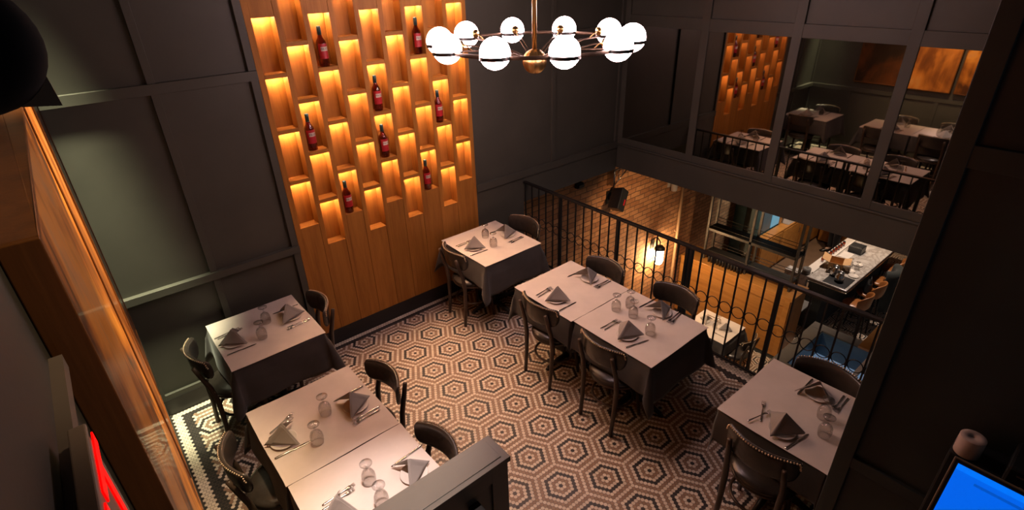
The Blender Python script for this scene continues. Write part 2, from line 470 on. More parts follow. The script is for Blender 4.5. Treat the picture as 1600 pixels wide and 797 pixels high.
# ------------------------------------------------------------------ mesh helpers
class MB:
    def __init__(s):
        s.v, s.f, s.sm = [], [], []

    def add(s, vs, fs, smooth=False):
        o = len(s.v)
        s.v += [tuple(v) for v in vs]
        s.f += [tuple(i + o for i in f) for f in fs]
        s.sm += [smooth] * len(fs)
        return s

    def box(s, x0, x1, y0, y1, z0, z1):
        vs = [(x, y, z) for z in (z0, z1) for y in (y0, y1) for x in (x0, x1)]
        return s.add(vs, [(0, 2, 3, 1), (4, 5, 7, 6), (0, 1, 5, 4), (2, 6, 7, 3), (0, 4, 6, 2), (1, 3, 7, 5)])

    def hexa(s, c):
        """8 corners in the order of box()"""
        return s.add(c, [(0, 2, 3, 1), (4, 5, 7, 6), (0, 1, 5, 4), (2, 6, 7, 3), (0, 4, 6, 2), (1, 3, 7, 5)])

    def tube(s, pts, r, n=10, closed=False, smooth=True, flat=None):
        pts = [Vector(p) for p in pts]
        m = len(pts)
        rs = r if isinstance(r, (list, tuple)) else [r] * m
        vs, up = [], None
        for i, p in enumerate(pts):
            if closed:
                t = (pts[(i + 1) % m] - pts[i - 1])
            else:
                t = pts[min(i + 1, m - 1)] - pts[max(i - 1, 0)]
            t.normalize()
            if up is None:
                a = Vector((0, 0, 1)) if abs(t.z) < 0.9 else Vector((1, 0, 0))
                up = (a - t * a.dot(t)).normalized()
            else:
                up = (up - t * up.dot(t)).normalized()
            sd = t.cross(up)
            for k in range(n):
                a = 2 * PI * (k + 0.5) / n
                ka = 1.0 if flat is None else flat
                vs.append(p + up * (rs[i] * math.cos(a)) + sd * (rs[i] * ka * math.sin(a)))
        fs = []
        for i in range(m if closed else m - 1):
            for k in range(n):
                a, b = i * n, ((i + 1) % m) * n
                fs.append((a + k, a + (k + 1) % n, b + (k + 1) % n, b + k))
        if not closed:
            fs.append(tuple(range(n - 1, -1, -1)))
            fs.append(tuple(range((m - 1) * n, m * n)))
        return s.add(vs, fs, smooth and n > 4)

    def lathe(s, prof, n=24, c=(0, 0, 0), closed=False):
        vs, fs = [], []
        m = len(prof)
        for r, z in prof:
            for k in range(n):
                a = 2 * PI * k / n
                vs.append((c[0] + r * math.cos(a), c[1] + r * math.sin(a), c[2] + z))
        for i in range(m if closed else m - 1):
            a, b = i * n, ((i + 1) % m) * n
            for k in range(n):
                fs.append((a + k, a + (k + 1) % n, b + (k + 1) % n, b + k))
        if not closed:
            if prof[0][0] > 1e-5:
                fs.append(tuple(range(n - 1, -1, -1)))
            if prof[-1][0] > 1e-5:
                fs.append(tuple(range((m - 1) * n, m * n)))
        return s.add(vs, fs, True)

    def ball(s, c, r, n=12, sz=1.0):
        m = max(4, n // 2)
        prof = [(max(1e-6, r * math.sin(PI * i / m)), -r * sz * math.cos(PI * i / m)) for i in range(m + 1)]
        return s.lathe(prof, n, c)

    def grid(s, rows, cu=False, smooth=True):
        m, n = len(rows), len(rows[0])
        vs = [p for r in rows for p in r]
        fs = []
        for i in range(m - 1):
            for k in range(n if cu else n - 1):
                fs.append((i * n + k, i * n + (k + 1) % n, (i + 1) * n + (k + 1) % n, (i + 1) * n + k))
        return s.add(vs, fs, smooth)

    def move(s, mat):
        s.v = [tuple(mat @ Vector(v)) for v in s.v]
        return s

    def build(s, name, mat, parent=None, bevel=0.0, solid=0.0, subsurf=0, seg=2):
        me = bpy.data.meshes.new(name)
        me.from_pydata(s.v, [], s.f)
        me.polygons.foreach_set('use_smooth', s.sm)
        me.validate()
        bm = bmesh.new()
        bm.from_mesh(me)
        bmesh.ops.remove_doubles(bm, verts=bm.verts, dist=1e-6)
        bmesh.ops.recalc_face_normals(bm, faces=bm.faces)
        bm.to_mesh(me)
        bm.free()
        me.materials.append(M[mat] if isinstance(mat, str) else mat)
        o = bpy.data.objects.new(name, me)
        sc.collection.objects.link(o)
        if parent is not None:
            o.parent = parent
        if solid:
            md = o.modifiers.new('solidify', 'SOLIDIFY')
            md.thickness = solid
            md.offset = 0
        if subsurf:
            md = o.modifiers.new('subsurf', 'SUBSURF')
            md.levels = md.render_levels = subsurf
        if bevel:
            md = o.modifiers.new('bevel', 'BEVEL')
            md.width = bevel
            md.segments = seg
            md.limit_method = 'ANGLE'
        return o


def tag(o, label, cat, group=None):
    o['label'] = label
    o['category'] = cat
    if group:
        o['group'] = group
    return o


def thing(name, label, cat, loc=(0, 0, 0), rz=0.0, group=None):
    o = bpy.data.objects.new(name, None)
    o.empty_display_size = 0.05
    sc.collection.objects.link(o)
    o.location = loc
    o.rotation_euler = (0, 0, rz)
    return tag(o, label, cat, group)


def struct(name, mb, mat, parent=None, **kw):
    o = mb.build(name, mat, parent, **kw)
    if parent is None:
        o['kind'] = 'structure'
    return o


KIDS = {}


def kids(o):
    return [c for c in bpy.data.objects if c.parent == o] if o.name not in KIDS else KIDS[o.name]


def dup(root, loc, rz, label, group=None):
    r = root.copy()
    sc.collection.objects.link(r)
    r.location = loc
    r.rotation_euler = (0, 0, rz)
    r['label'] = label
    if group:
        r['group'] = group
    if root.name not in KIDS:
        KIDS[root.name] = [(c, [g for g in bpy.data.objects if g.parent == c]) for c in bpy.data.objects if c.parent == root]
    for c, gs in KIDS[root.name]:
        d = c.copy()
        sc.collection.objects.link(d)
        d.parent = r
        for g in gs:
            e = g.copy()
            sc.collection.objects.link(e)
            e.parent = d
    return r


def B():
    return MB()


# ------------------------------------------------------------------ the setting: dining room
XM, XR, XE = 5.55, 3.94, 4.06        # mirror wall, railing, floor edge
CEIL = 4.3
struct('floor', B().box(-0.02, XE, -6.5, 0.0, -0.30, 0.0), 'floor')
struct('trim_1', B().box(4.03, 4.045, -4.06, -0.01, 0.0, 0.006).box(0.014, 0.02, -0.010, -0.004, 0, 0.004), 'nail')
struct('ceiling', B().box(-0.3, XM + 0.3, -7.0, 0.4, CEIL, CEIL + 0.1), 'paint_dark')

# north wall: recessed panels, stiles and rails; cut out behind the lit wooden display
NL, NR = 1.340, 3.266
w = B()
w.box(0, NL, 0.026, 0.30, 0, CEIL).box(NR, XR - 0.005, 0.026, 0.30, -0.30, CEIL)
w.box(XR - 0.006, XM, 0.026, 0.30, 0.785, CEIL)
w.box(NL, NR, 0.15, 0.30, 0, CEIL)
struct('wall_north', w, 'paint')
w = B()
for x0, x1 in ((0.0, 0.035), (0.632, 0.682), (1.285, NL)):           # stiles beside the paintings
    w.box(x0, x1, 0.0, 0.03, 0.155, CEIL)
for x0, x1 in ((NR, NR + 0.03), (4.375, 4.425), (5.50, XM)):
    w.box(x0, x1, 0.0, 0.03, 1.17, CEIL)
for a, b in ((0.035, 0.632), (0.682, 1.285)):
    w.box(a, b, 0.0, 0.03, 0.155, 0.20).box(a, b, -0.001, 0.002, 2.52, 2.58)
w.box(0.0, NL, -0.014, 0.03, 2.515, 2.585)
w.box(0.0, NL, -0.022, 0.03, 1.07, 1.13)
w.box(NR, XM, -0.010, 0.03, 1.085, 1.165)
w.box(NR, XM, 0.0, 0.03, 2.50, 2.58)
w.box(XR - 0.006, XM, 0.004, 0.03, 0.785, 1.085)
w.box(NR, XR - 0.006, 0.006, 0.03, 0.155, 1.085)
struct('trim_2', w, 'paint', bevel=0.003)
struct('baseboard_north', B().box(0, NL, -0.004, 0.03, 0, 0.155).box(NL, NR, -0.002, 0.16, 0, 0.152).box(NR, XR, -0.004, 0.03, 0, 0.155), 'skirting_paint')
# mirror wall (east): beam, sill, posts between the mirrors, panels above
w = B()
w.box(XM + 0.018, XM + 0.25, -6.5, 0.30, 0.817, CEIL)
struct('wall_east', w, 'paint')
w = B()
w.box(XM, XM + 0.03, -6.5, 0.0, 0.817, 1.13).box(XM - 0.03, XM + 0.03, -6.5, 0.0, 1.13, 1.15)
w.box(XM - 0.004, XM + 0.03, -6.5, 0.0, 1.15, 1.227).box(XM - 0.004, XM + 0.03, -6.5, 0.0, 2.56, 2.68)
MUL = (-0.035, -1.06, -2.01, -2.945, -3.88, -4.8)
for y in MUL:
    hw = 0.045 if y < -0.1 else 0.035
    w.box(XM - 0.007, XM + 0.03, y - hw, y + hw, 1.152, CEIL)
struct('trim_3', w, 'paint', bevel=0.003)
MIRL = ('tall dark mirror at the brick-wall end, showing only black panelling',
        'tall mirror showing the reflection of the lit wooden bottle wall',
        'tall mirror showing the dark painting above reflected tables',
        'tall mirror showing the orange paintings, beside the dark end wall', 'tall mirror hidden behind the dark end wall')
for i in range(5):
    y1 = MUL[i] - (0.045 if i else 0.035)
    y0 = MUL[i + 1] + 0.045
    m_ = B().box(XM + 0.005, XM + 0.017, y0 - 0.004, y1 + 0.004, 1.222, 2.564).build('wall_mirror', 'mirror')
    tag(m_, MIRL[i], 'mirror', 'mirrors above the beam')
# west wall with chair rail
struct('wall_west', B().box(-0.30, -0.001, -6.5, 0.30, 0, CEIL), 'paint')
w = B().box(0.0, 0.014, -6.5, -0.02, 1.06, 1.13).box(-0.002, 0.01, -6.5, -0.02, 0.09, 0.15)
for y in (-0.66, -2.0, -3.3):
    w.box(-0.001, 0.010, y - 0.025, y + 0.025, 0.15, 1.06)
struct('trim_4', w, 'paint', bevel=0.003)
struct('baseboard_west', B().box(-0.001, 0.006, -6.5, -0.004, 0, 0.09), 'skirting_paint')
struct('trim_5', B().box(-0.001, 0.016, -5.2, -3.475, 2.70, 2.725).box(-0.001, 0.012, -4.2, -4.1, 1.2, CEIL), 'signcase')
# dark end wall beside the terminal: jamb and raised panels
XW, YW = 2.46, -3.975
struct('wall_south', B().box(XW + 0.02, XW + 0.10, -6.5, YW - 0.001, 0, CEIL).box(XW + 0.1, XM, -4.30, -4.06, -0.3, CEIL), 'paint_dark')
w = B()
w.box(XW - 0.002, XW + 0.11, YW - 0.072, YW, 0, CEIL)
w.box(XW, XW + 0.03, -6.4, YW - 0.05, 2.565, 2.645).box(XW, XW + 0.03, -6.4, YW - 0.05, 1.075, 1.140)
w.box(XW, XW + 0.03, -6.4, YW - 0.05, 0, 0.16)
for y in (-5.0, -6.0):
    w.box(XW - 0.002, XW + 0.03, y - 0.04, y + 0.04, 0.17, CEIL)
struct('trim_6', w, 'paint_dark', bevel=0.003)

# ------------------------------------------------------------------ lower level shell
F = -2.86
struct('floor_lower', B().box(2.0, 15.0, -6.0, 1.2, F - 0.1, F), 'floor_low')
struct('ceiling_lower', B().box(XM + 0.26, 15.0, -6.0, 1.2, 0.90, 1.0), 'paint')
struct('wall_lower_north', B().box(2.0, 8.06, 0.40, 0.62, F, 0.90).box(8.06, 8.30, 0.40, 1.12, F, 0.90), 'brick')
struct('wall_lower_back', B().box(8.30, 11.0, 0.98, 1.12, F, 0.90), 'brick')
struct('wall_lower_east', B().box(14.2, 14.4, -6.0, 1.2, F, 0.9), 'honey')
struct('wall_lower_bar', B().box(11.1, 14.2, 1.08, 1.15, F, 0.9), 'honey')

# ------------------------------------------------------------------ lit wooden display wall
dw = thing('display_wall', 'tall honey-lit wooden wall of staggered niches holding red-labelled bottles', 'shelving', (0, 0, 0))
PX, DEP = 0.2085, 0.115
seams = [NL] + [1.5535 + PX * k for k in range(8)] + [NR]
openz = {}
for k in range(9):
    left = 1.388 + PX * k
    right = seams[k + 1] if k < 8 else left + 0.1655
    z0 = 1.269 if k % 2 == 0 else 1.048
    ops = []
    if k % 2 == 0:
        for j in range(4):
            ops.append((z0 + 0.4243 * j, z0 + 0.4243 * j + 0.392))
        ops.append((3.37, 3.76))
    else:
        for j in range(6):
            ops.append((z0 + 0.4265 * j, z0 + 0.4265 * j + 0.394))
    openz[k] = (left, right, ops)
    p = B()
    s0 = seams[k] + 0.0015
    p.box(s0, left, 0, DEP, 0.153, CEIL)                       # stud between the niches
    p.box(left, right - 0.0015, 0, 0.03, 0.153, ops[0][0])     # plank under the lowest niche
    if k % 2 == 0:
        p.box(left, right - 0.0015, 0, 0.03, ops[3][1] + 0.001, ops[4][0] - 0.001)
    if k == 8:
        p.box(right, NR, 0, DEP, 0.153, CEIL)
    pl = p.build('plank', 'oak', dw, bevel=0.0012, seg=1)
    for j, (a, b) in enumerate(ops):
        last = a
        low = ops[j - 1][1] if j and not (k % 2 == 0 and j == 4) else a - 0.03
        B().box(left + 0.0005, right - 0.0005, 0.0 if j else 0.0305, DEP, low, a if j else a - 0.0003).build('shelf', 'oak_h', dw, bevel=0.0015, seg=1)
        B().box(left + 0.008, right - 0.008, 0.070, 0.080, b - 0.0035, b - 0.0005).build('led_strip', 'led', dw)
    B().box(left - 0.02, right + 0.02, DEP, DEP + 0.012, 0.9, CEIL).build('back_panel', 'oak', dw)


def bottle_parts(root):
    B().lathe([(0.001, 0), (0.036, 0), (0.039, 0.006), (0.039, 0.17), (0.036, 0.19), (0.022, 0.215), (0.0155, 0.232), (0.0145, 0.25), (0.001, 0.252)], 20).build('bottle_body', 'amber', root)
    B().lathe([(0.0165, 0.236), (0.0165, 0.296), (0.012, 0.30), (0.001, 0.30)], 16).build('foil_cap', 'foil', root)
    lb = B()
    rows = []
    for z in (0.060, 0.172):
        rows.append([(0.0398 * math.sin(a), -0.0398 * math.cos(a), z) for a in [(-1.25 + 2.5 * i / 14) for i in range(15)]])
    lb.grid(rows)
    l = lb.build('label', 'redlabel', root)
    rows = []
    for z in (0.118, 0.150):
        rows.append([(0.0403 * math.sin(a), -0.0403 * math.cos(a), z) for a in [(-0.75 + 1.6 * i / 12) for i in range(13)]])
    B().grid(rows).build('label_band', 'cream', l)
    cu = bpy.data.curves.new('lettering', 'FONT')
    cu.body = 'PATO'
    cu.size = 0.024
    cu.align_x = 'CENTER'
    tmp = bpy.data.objects.new('lettering', cu)
    sc.collection.objects.link(tmp)
    dg = bpy.context.evaluated_depsgraph_get()
    me = bpy.data.meshes.new_from_object(tmp.evaluated_get(dg))
    bpy.data.objects.remove(tmp)
    for v in me.vertices:
        a = v.co.x / 0.0405 + 0.05
        z = 0.126 + v.co.y
        v.co = Vector((0.0407 * math.sin(a), -0.0407 * math.cos(a), z))
    me.materials.clear()
    me.materials.append(M['ink'])
    o = bpy.data.objects.new('lettering', me)
    sc.collection.objects.link(o)
    o.parent = l


BOT = [(2, 1.886, 3, 'red-labelled amber bottle high up in the third niche column'),
       (6, 2.757, 3, 'red-labelled amber bottle high up in the seventh niche column, beside the chandelier'),
       (4, 2.298, 2, 'red-labelled amber bottle, upper of two in the middle niche column'),
       (4, 2.298, 1, 'red-labelled amber bottle, lower of two in the middle niche column'),
       (7, 2.914, 2, 'red-labelled amber bottle in the second-last niche column'),
       (1, 1.655, 2, 'red-labelled amber bottle in the second niche column'),
       (2, 1.866, 0, 'red-labelled amber bottle in the bottom niche of the third column'),
       (6, 2.706, 0, 'red-labelled amber bottle in the bottom niche of the seventh column')]
proto_b = None
for k, x, j, lab in BOT:
    loc = (x, 0.052, openz[k][2][j][0] + 0.0005)
    if proto_b is None:
        proto_b = thing('bottle', lab, 'bottle', loc, 0.12, 'bottles in the lit niches')
        bottle_parts(proto_b)
    else:
        dup(proto_b, loc, random.uniform(0.02, 0.25), lab)


# ------------------------------------------------------------------ paintings on the west wall
def painting(y0, y1, z0, z1, mat, lab, dep=0.048):
    t = thing('painting', lab, 'painting', (0, (y0 + y1) / 2, z0), 0, 'abstract canvases along the paintings wall')
    h, hw, fr = z1 - z0, (y1 - y0) / 2, 0.012
    B().box(0.001, dep, -hw + fr, hw - fr, fr, h - fr).build('canvas', mat, t)
    f = B().box(0.0, dep + 0.004, -hw, -hw + fr, 0, h).box(0.0, dep + 0.004, hw - fr, hw, 0, h)
    f.box(0.0, dep + 0.004, -hw + fr, hw - fr, 0, fr).box(0.0, dep + 0.004, -hw + fr, hw - fr, h - fr, h)
    f.build('frame', 'goldframe', t, bevel=0.002)


painting(-1.385, -0.705, 1.24, 2.88, 'art_dark', 'framed dark abstract canvas hanging beside the corner table')
painting(-2.13, -1.47, 1.225, 2.88, 'art_orange', 'framed glowing orange abstract canvas, middle of the three canvases')
painting(-3.45, -2.175, 1.225, 2.90, 'art_rust', 'framed rust and black abstract canvas, largest and closest to the red sign')


# ------------------------------------------------------------------ chandelier
CX, CY, CZ, CR, HZ = 2.744, -1.517, 2.773, 0.65, 2.632
ch = thing('chandelier', 'brass chandelier with ten glowing white globes on a ring', 'chandelier', (CX, CY, HZ))
hub = []
n = 48
rows = []
for i in range(13):
    a = PI * i / 12
    rows.append([((0.083 * math.sin(a) + 1e-5) * (1 - 0.10 * (k % 4 == 0)) * math.cos(2 * PI * k / n), (0.083 * math.sin(a) + 1e-5) * (1 - 0.10 * (k % 4 == 0)) * math.sin(2 * PI * k / n), -0.083 * math.cos(a)) for k in range(n)])
hb = B().grid(rows, cu=True).build('hub', 'brass', ch)
B().tube([(0, 0, 0.08), (0, 0, CEIL - HZ - 0.001)], 0.016, 12).lathe([(0.06, CEIL - HZ - 0.03), (0.06, CEIL - HZ - 0.001)], 24).build('rod', 'brass', ch)
RZ = CZ - HZ - 0.024
rg = B()
N = 80
for (ra, za, rb, zb) in ((CR - 0.006, -0.011, CR - 0.006, 0.011), (CR - 0.006, 0.011, CR + 0.006, 0.011), (CR + 0.006, 0.011, CR + 0.006, -0.011), (CR + 0.006, -0.011, CR - 0.006, -0.011)):
    rg.grid([[(r * math.cos(2 * PI * k / N), r * math.sin(2 * PI * k / N), RZ + z) for k in range(N)] for r, z in ((ra, za), (rb, zb))], cu=True)
rg.build('ring', 'bronze', ch)
for i in range(10):
    a = 3.618 - i * PI / 5
    dx, dy = math.cos(a), math.sin(a)
    gx, gy, gz = CR * dx, CR * dy, CZ - HZ
    gl = B().ball((gx, gy, gz), 0.092, 24).build('globe', 'globe', ch)
    B().grid([[(gx + r_ * math.cos(2 * PI * k / 32), gy + r_ * math.sin(2 * PI * k / 32), RZ + z_) for k in range(32)] for r_, z_ in ((0.088, -0.010), (0.0945, -0.010), (0.0945, 0.010), (0.088, 0.010))], cu=True, smooth=False).build('hoop', 'iron', gl)
    px_, py_ = -dy, dx
    arm = B()
    for s in (-0.012, 0.012):
        arm.tube([(0.07 * dx + s * px_, 0.07 * dy + s * py_, 0.02), (0.40 * dx + s * px_, 0.40 * dy + s * py_, RZ - 0.01), ((CR - 0.09) * dx + s * px_, (CR - 0.09) * dy + s * py_, RZ)], 0.0046, 6)
    ar = arm.build('arm', 'bronze', ch)
    q = CR - 0.104
    cap = B().tube([(q * dx, q * dy, gz + 0.01), ((q + 0.020) * dx, (q + 0.020) * dy, gz + 0.01)], 0.029, 14)
    cap.tube([(q * dx, q * dy, gz + 0.01), ((q - 0.03) * dx, (q - 0.03) * dy, gz + 0.005), ((q - 0.075) * dx, (q - 0.075) * dy, RZ - 0.008)], 0.004, 6)
    cap.build('lamp_holder', 'brass', gl)


# ------------------------------------------------------------------ railing
rl = thing('railing', 'black iron railing with a row of rings guarding the floor edge above the bar', 'railing', (XR, 0, 0))
B().box(-0.022, 0.022, -4.05, 0.0, 1.018, 1.040).build('top_rail', 'iron', rl, bevel=0.003)
B().box(-0.010, 0.010, -4.05, -0.006, 0.085, 0.103).build('bottom_rail', 'iron', rl, bevel=0.002)
SP = 0.1146
ys = [-0.016 - SP * i for i in range(36)]
for i, y in enumerate(ys):
    if y < -4.03:
        continue
    if i in (5, 12, 26, 33):
        B().box(-0.016, 0.016, y - 0.016, y + 0.016, 0.0, 1.018).build('post', 'iron', rl, bevel=0.002)
    elif i == 19:
        for s in (-0.022, 0.022):
            B().box(-0.016, 0.016, y + s - 0.014, y + s + 0.014, 0.0, 1.018).build('post', 'iron', rl, bevel=0.002)
    else:
        B().box(-0.006, 0.006, y - 0.006, y + 0.006, 0.103, 1.018).build('baluster', 'iron', rl)
    if y - SP > -4.04:
        B().tube([(0, y - SP / 2 + 0.0515 * math.cos(t), 0.598 + 0.0515 * math.sin(t)) for t in [2 * PI * k / 28 for k in range(28)]], 0.0042, 6, closed=True).build('ring', 'iron', rl)


# ------------------------------------------------------------------ partition by the stairs
pt = thing('partition', 'low grey panelled partition with a flat wide cap at the stair head', 'partition', (0, 0, 0))
B().box(0.03, 1.235, -2.962, -2.818, 0.0, 1.118).build('body', 'partition_paint', pt)
B().box(0.02, 1.252, -2.982, -2.806, 1.118, 1.150).box(0.05, 1.215, -2.955, -2.833, 1.150, 1.154).build('cap', 'partition_paint', pt, bevel=0.003)
f = B().box(1.14, 1.2365, -2.976, -2.955, 0.0, 1.118).box(0.03, 0.12, -2.976, -2.955, 0.0, 1.118).box(0.12, 1.14, -2.976, -2.955, 1.04, 1.118).box(0.12, 1.14, -2.976, -2.955, 0, 0.16)
f.build('panel_frame', 'partition_paint', pt, bevel=0.002)
hr = thing('stair_handrail', 'short black stair handrail with a chrome end fixed to the grey partition', 'handrail', (1.03, -2.963, 0.98))
B().box(-0.028, 0.028, -0.11, 0.0, -0.03, 0.0).build('rail', 'iron', hr, bevel=0.004)
B().tube([(0, -0.11, -0.018), (0.0, -0.18, -0.03)], 0.018, 12).build('end_fitting', 'steel', hr)


# ------------------------------------------------------------------ chairs
def make_chair(lab, loc, rz):
    t = thing('dining_chair', lab, 'chair', loc, rz, 'black dining chairs')
    # seat: domed vinyl cushion on a round wooden frame
    n = 32
    prof = [(0.001, 0.492), (0.06, 0.491), (0.12, 0.486), (0.17, 0.477), (0.203, 0.462), (0.212, 0.448), (0.205, 0.436), (0.001, 0.434)]
    st = B().lathe(prof, n)
    st.v = [(x * 0.88 - 0.022, y * (0.94 if x < 0 else 1.02), z) for x, y, z in st.v]
    st.build('seat', 'vinyl', t)
    sf = B().lathe([(0.16, 0.41), (0.2, 0.41), (0.206, 0.418), (0.206, 0.434), (0.16, 0.434)], n, closed=True)
    sf.v = [(x * 0.88 - 0.022, y * 0.97, z) for x, y, z in sf.v]
    sf.build('seat_frame', 'chairwood', t)
    # foot ring
    B().tube([(0.154 * math.cos(a) - 0.024, 0.165 * math.sin(a), 0.22) for a in [2 * PI * k / 36 for k in range(36)]], 0.011, 8, closed=True).build('foot_ring', 'chairwood', t)
    for s in (-1, 1):
        pts = [(-0.215, 0.158 * s, 0.0), (-0.197, 0.160 * s, 0.20), (-0.190, 0.163 * s, 0.42), (-0.205, 0.165 * s, 0.56), (-0.243, 0.160 * s, 0.70), (-0.262, 0.156 * s, 0.775)]
        B().tube(pts, [0.0165, 0.018, 0.020, 0.019, 0.0165, 0.015], 8).build('leg', 'chairwood', t)
        pts = [(0.130, 0.160 * s, 0.0), (0.112, 0.140 * s, 0.22), (0.100, 0.125 * s, 0.43)]
        B().tube(pts, [0.014, 0.017, 0.02], 8).build('leg', 'chairwood', t)
    # crest: curved upholstered band with rounded ends
    NU, W = 25, 0.212
    top, rows = [], []
    for i in range(NU):
        u = -1 + 2 * i / (NU - 1)
        y = W * math.sin(u * 1.5) / math.sin(1.5)
        e = abs(u)
        x = -0.252 + 0.080 * (y / W) ** 2
        zt = 0.825 - 0.016 * e ** 2 - 0.045 * max(0, (e - 0.8) / 0.2) ** 2
        zb = 0.640 + 0.020 * e ** 2 + 0.085 * max(0, (e - 0.62) / 0.38) ** 2
        th = 0.017 * math.sqrt(max(0.10, 1 - max(0, (e - 0.85) / 0.15) ** 2))
        sec = []
        m = 14
        for k in range(m):
            a = 2 * PI * k / m
            ca, sa = math.cos(a), math.sin(a)
            zz = (zt + zb) / 2 + (zt - zb) / 2 * math.copysign(abs(sa) ** 0.45, sa)
            xx = x + th * math.copysign(abs(ca) ** 0.7, ca) + 0.010 * (0.825 - zz) / 0.18
            sec.append((xx, y, zz))
        rows.append(sec)
        top.append((x - 0.012, y, zt))
    bk = B().grid(rows, cu=True)
    bk.add(rows[0], [tuple(range(len(rows[0])))], True)
    bk.add(rows[-1], [tuple(range(len(rows[-1])))[::-1]], True)
    b_ = bk.build('backrest', 'vinyl', t)
    nh = B()
    # nailheads spaced along the top edge, on the outer side
    P = [Vector(p) for p in top]
    acc, last = 0.0, P[0]
    nh.ball(P[0], 0.0062, 6)
    for i in range(1, len(P)):
        seg = (P[i] - P[i - 1]).length
        q = 8
        for k in range(1, q + 1):
            pt_ = P[i - 1].lerp(P[i], k / q)
            if (pt_ - last).length > 0.0145:
                nh.ball(pt_ + Vector((-0.003, 0, -0.003)), 0.0062, 6)
                last = pt_
    nh.build('nailhead_trim', 'nail', b_)
    return t


# sitter faces +x; loc x is the seat centre, the crest lies 0.265 behind it
CH = [  # crest back x, y, side (+1 faces +x), extra turn, label
    (2.522, -2.39, 1, 0.0, 'black dining chair at the glass-laden half of the railing double table, aisle side'),
    (2.538, -1.695, 1, -0.02, 'black dining chair at the two-setting half of the railing double table, aisle side'),
    (3.560, -1.64, -1, 0.03, 'black dining chair backing onto the railing, third from the dark end wall'),
    (3.640, -2.345, -1, 0.03, 'black dining chair backing onto the railing, second from the dark end wall'),
    (2.545, -0.46, 1, -0.08, 'black dining chair at the bottle-wall table with its back against the wood planks'),
    (3.635, -0.42, -1, 0.10, 'black dining chair tucked between the bottle-wall table and the railing corner'),
    (0.255, -0.50, 1, 0.03, 'black dining chair at the corner table, on the paintings side'),
    (1.330, -0.45, -1, -0.05, 'black dining chair at the corner table, beside the wood display wall'),
    (0.185, -1.68, 1, -0.06, 'black dining chair at the paintings-side double table, under the paintings'),
    (1.310, -1.63, -1, 0.04, 'black dining chair at the paintings-side double table, facing the paintings'),
    (1.268, -2.375, -1, 0.04, 'black dining chair partly behind the cap of the grey partition'),
    (0.200, -2.42, 1, 0.0, 'black dining chair under the paintings, next to the grey partition'),
    (2.488, -3.625, 1, 0.05, 'black dining chair at the end-wall table, aisle side, shiny seat'),
    (3.545, -3.60, -1, 0.02, 'black dining chair backing onto the railing beside the dark end wall'),
]
proto_c = None
for cx, cy, sd, tw, lab in CH:
    rz = (0 if sd > 0 else PI) + tw
    loc = (cx + sd * 0.265 * math.cos(tw), cy + sd * 0.265 * math.sin(tw), 0.0)
    if proto_c is None:
        proto_c = make_chair(lab, loc, rz)
    else:
        dup(proto_c, loc, rz, lab)


# ------------------------------------------------------------------ tables, cloths, paper tops
def table_parts(t, a, b):
    B().box(-a / 2 + .012, a / 2 - .012, -b / 2 + .012, b / 2 - .012, 0.715, 0.742).build('tabletop', 'chairwood', t, bevel=0.004)
    B().lathe([(0.055, 0.03), (0.040, 0.06), (0.030, 0.10), (0.030, 0.68), (0.09, 0.715)], 20).build('column', 'iron', t)
    base = B()
    for k in range(4):
        an = k * PI / 2
        c_, s_ = math.cos(an), math.sin(an)
        base.tube([(0.03 * c_, 0.03 * s_, 0.05), (0.15 * c_, 0.15 * s_, 0.045), (0.27 * c_, 0.27 * s_, 0.02)], [0.03, 0.026, 0.018], 8)
        base.lathe([(0.02, 0.0006), (0.022, 0.012), (0.012, 0.02)], 12, (0.27 * c_, 0.27 * s_, 0))
    base.build('base', 'iron', t)


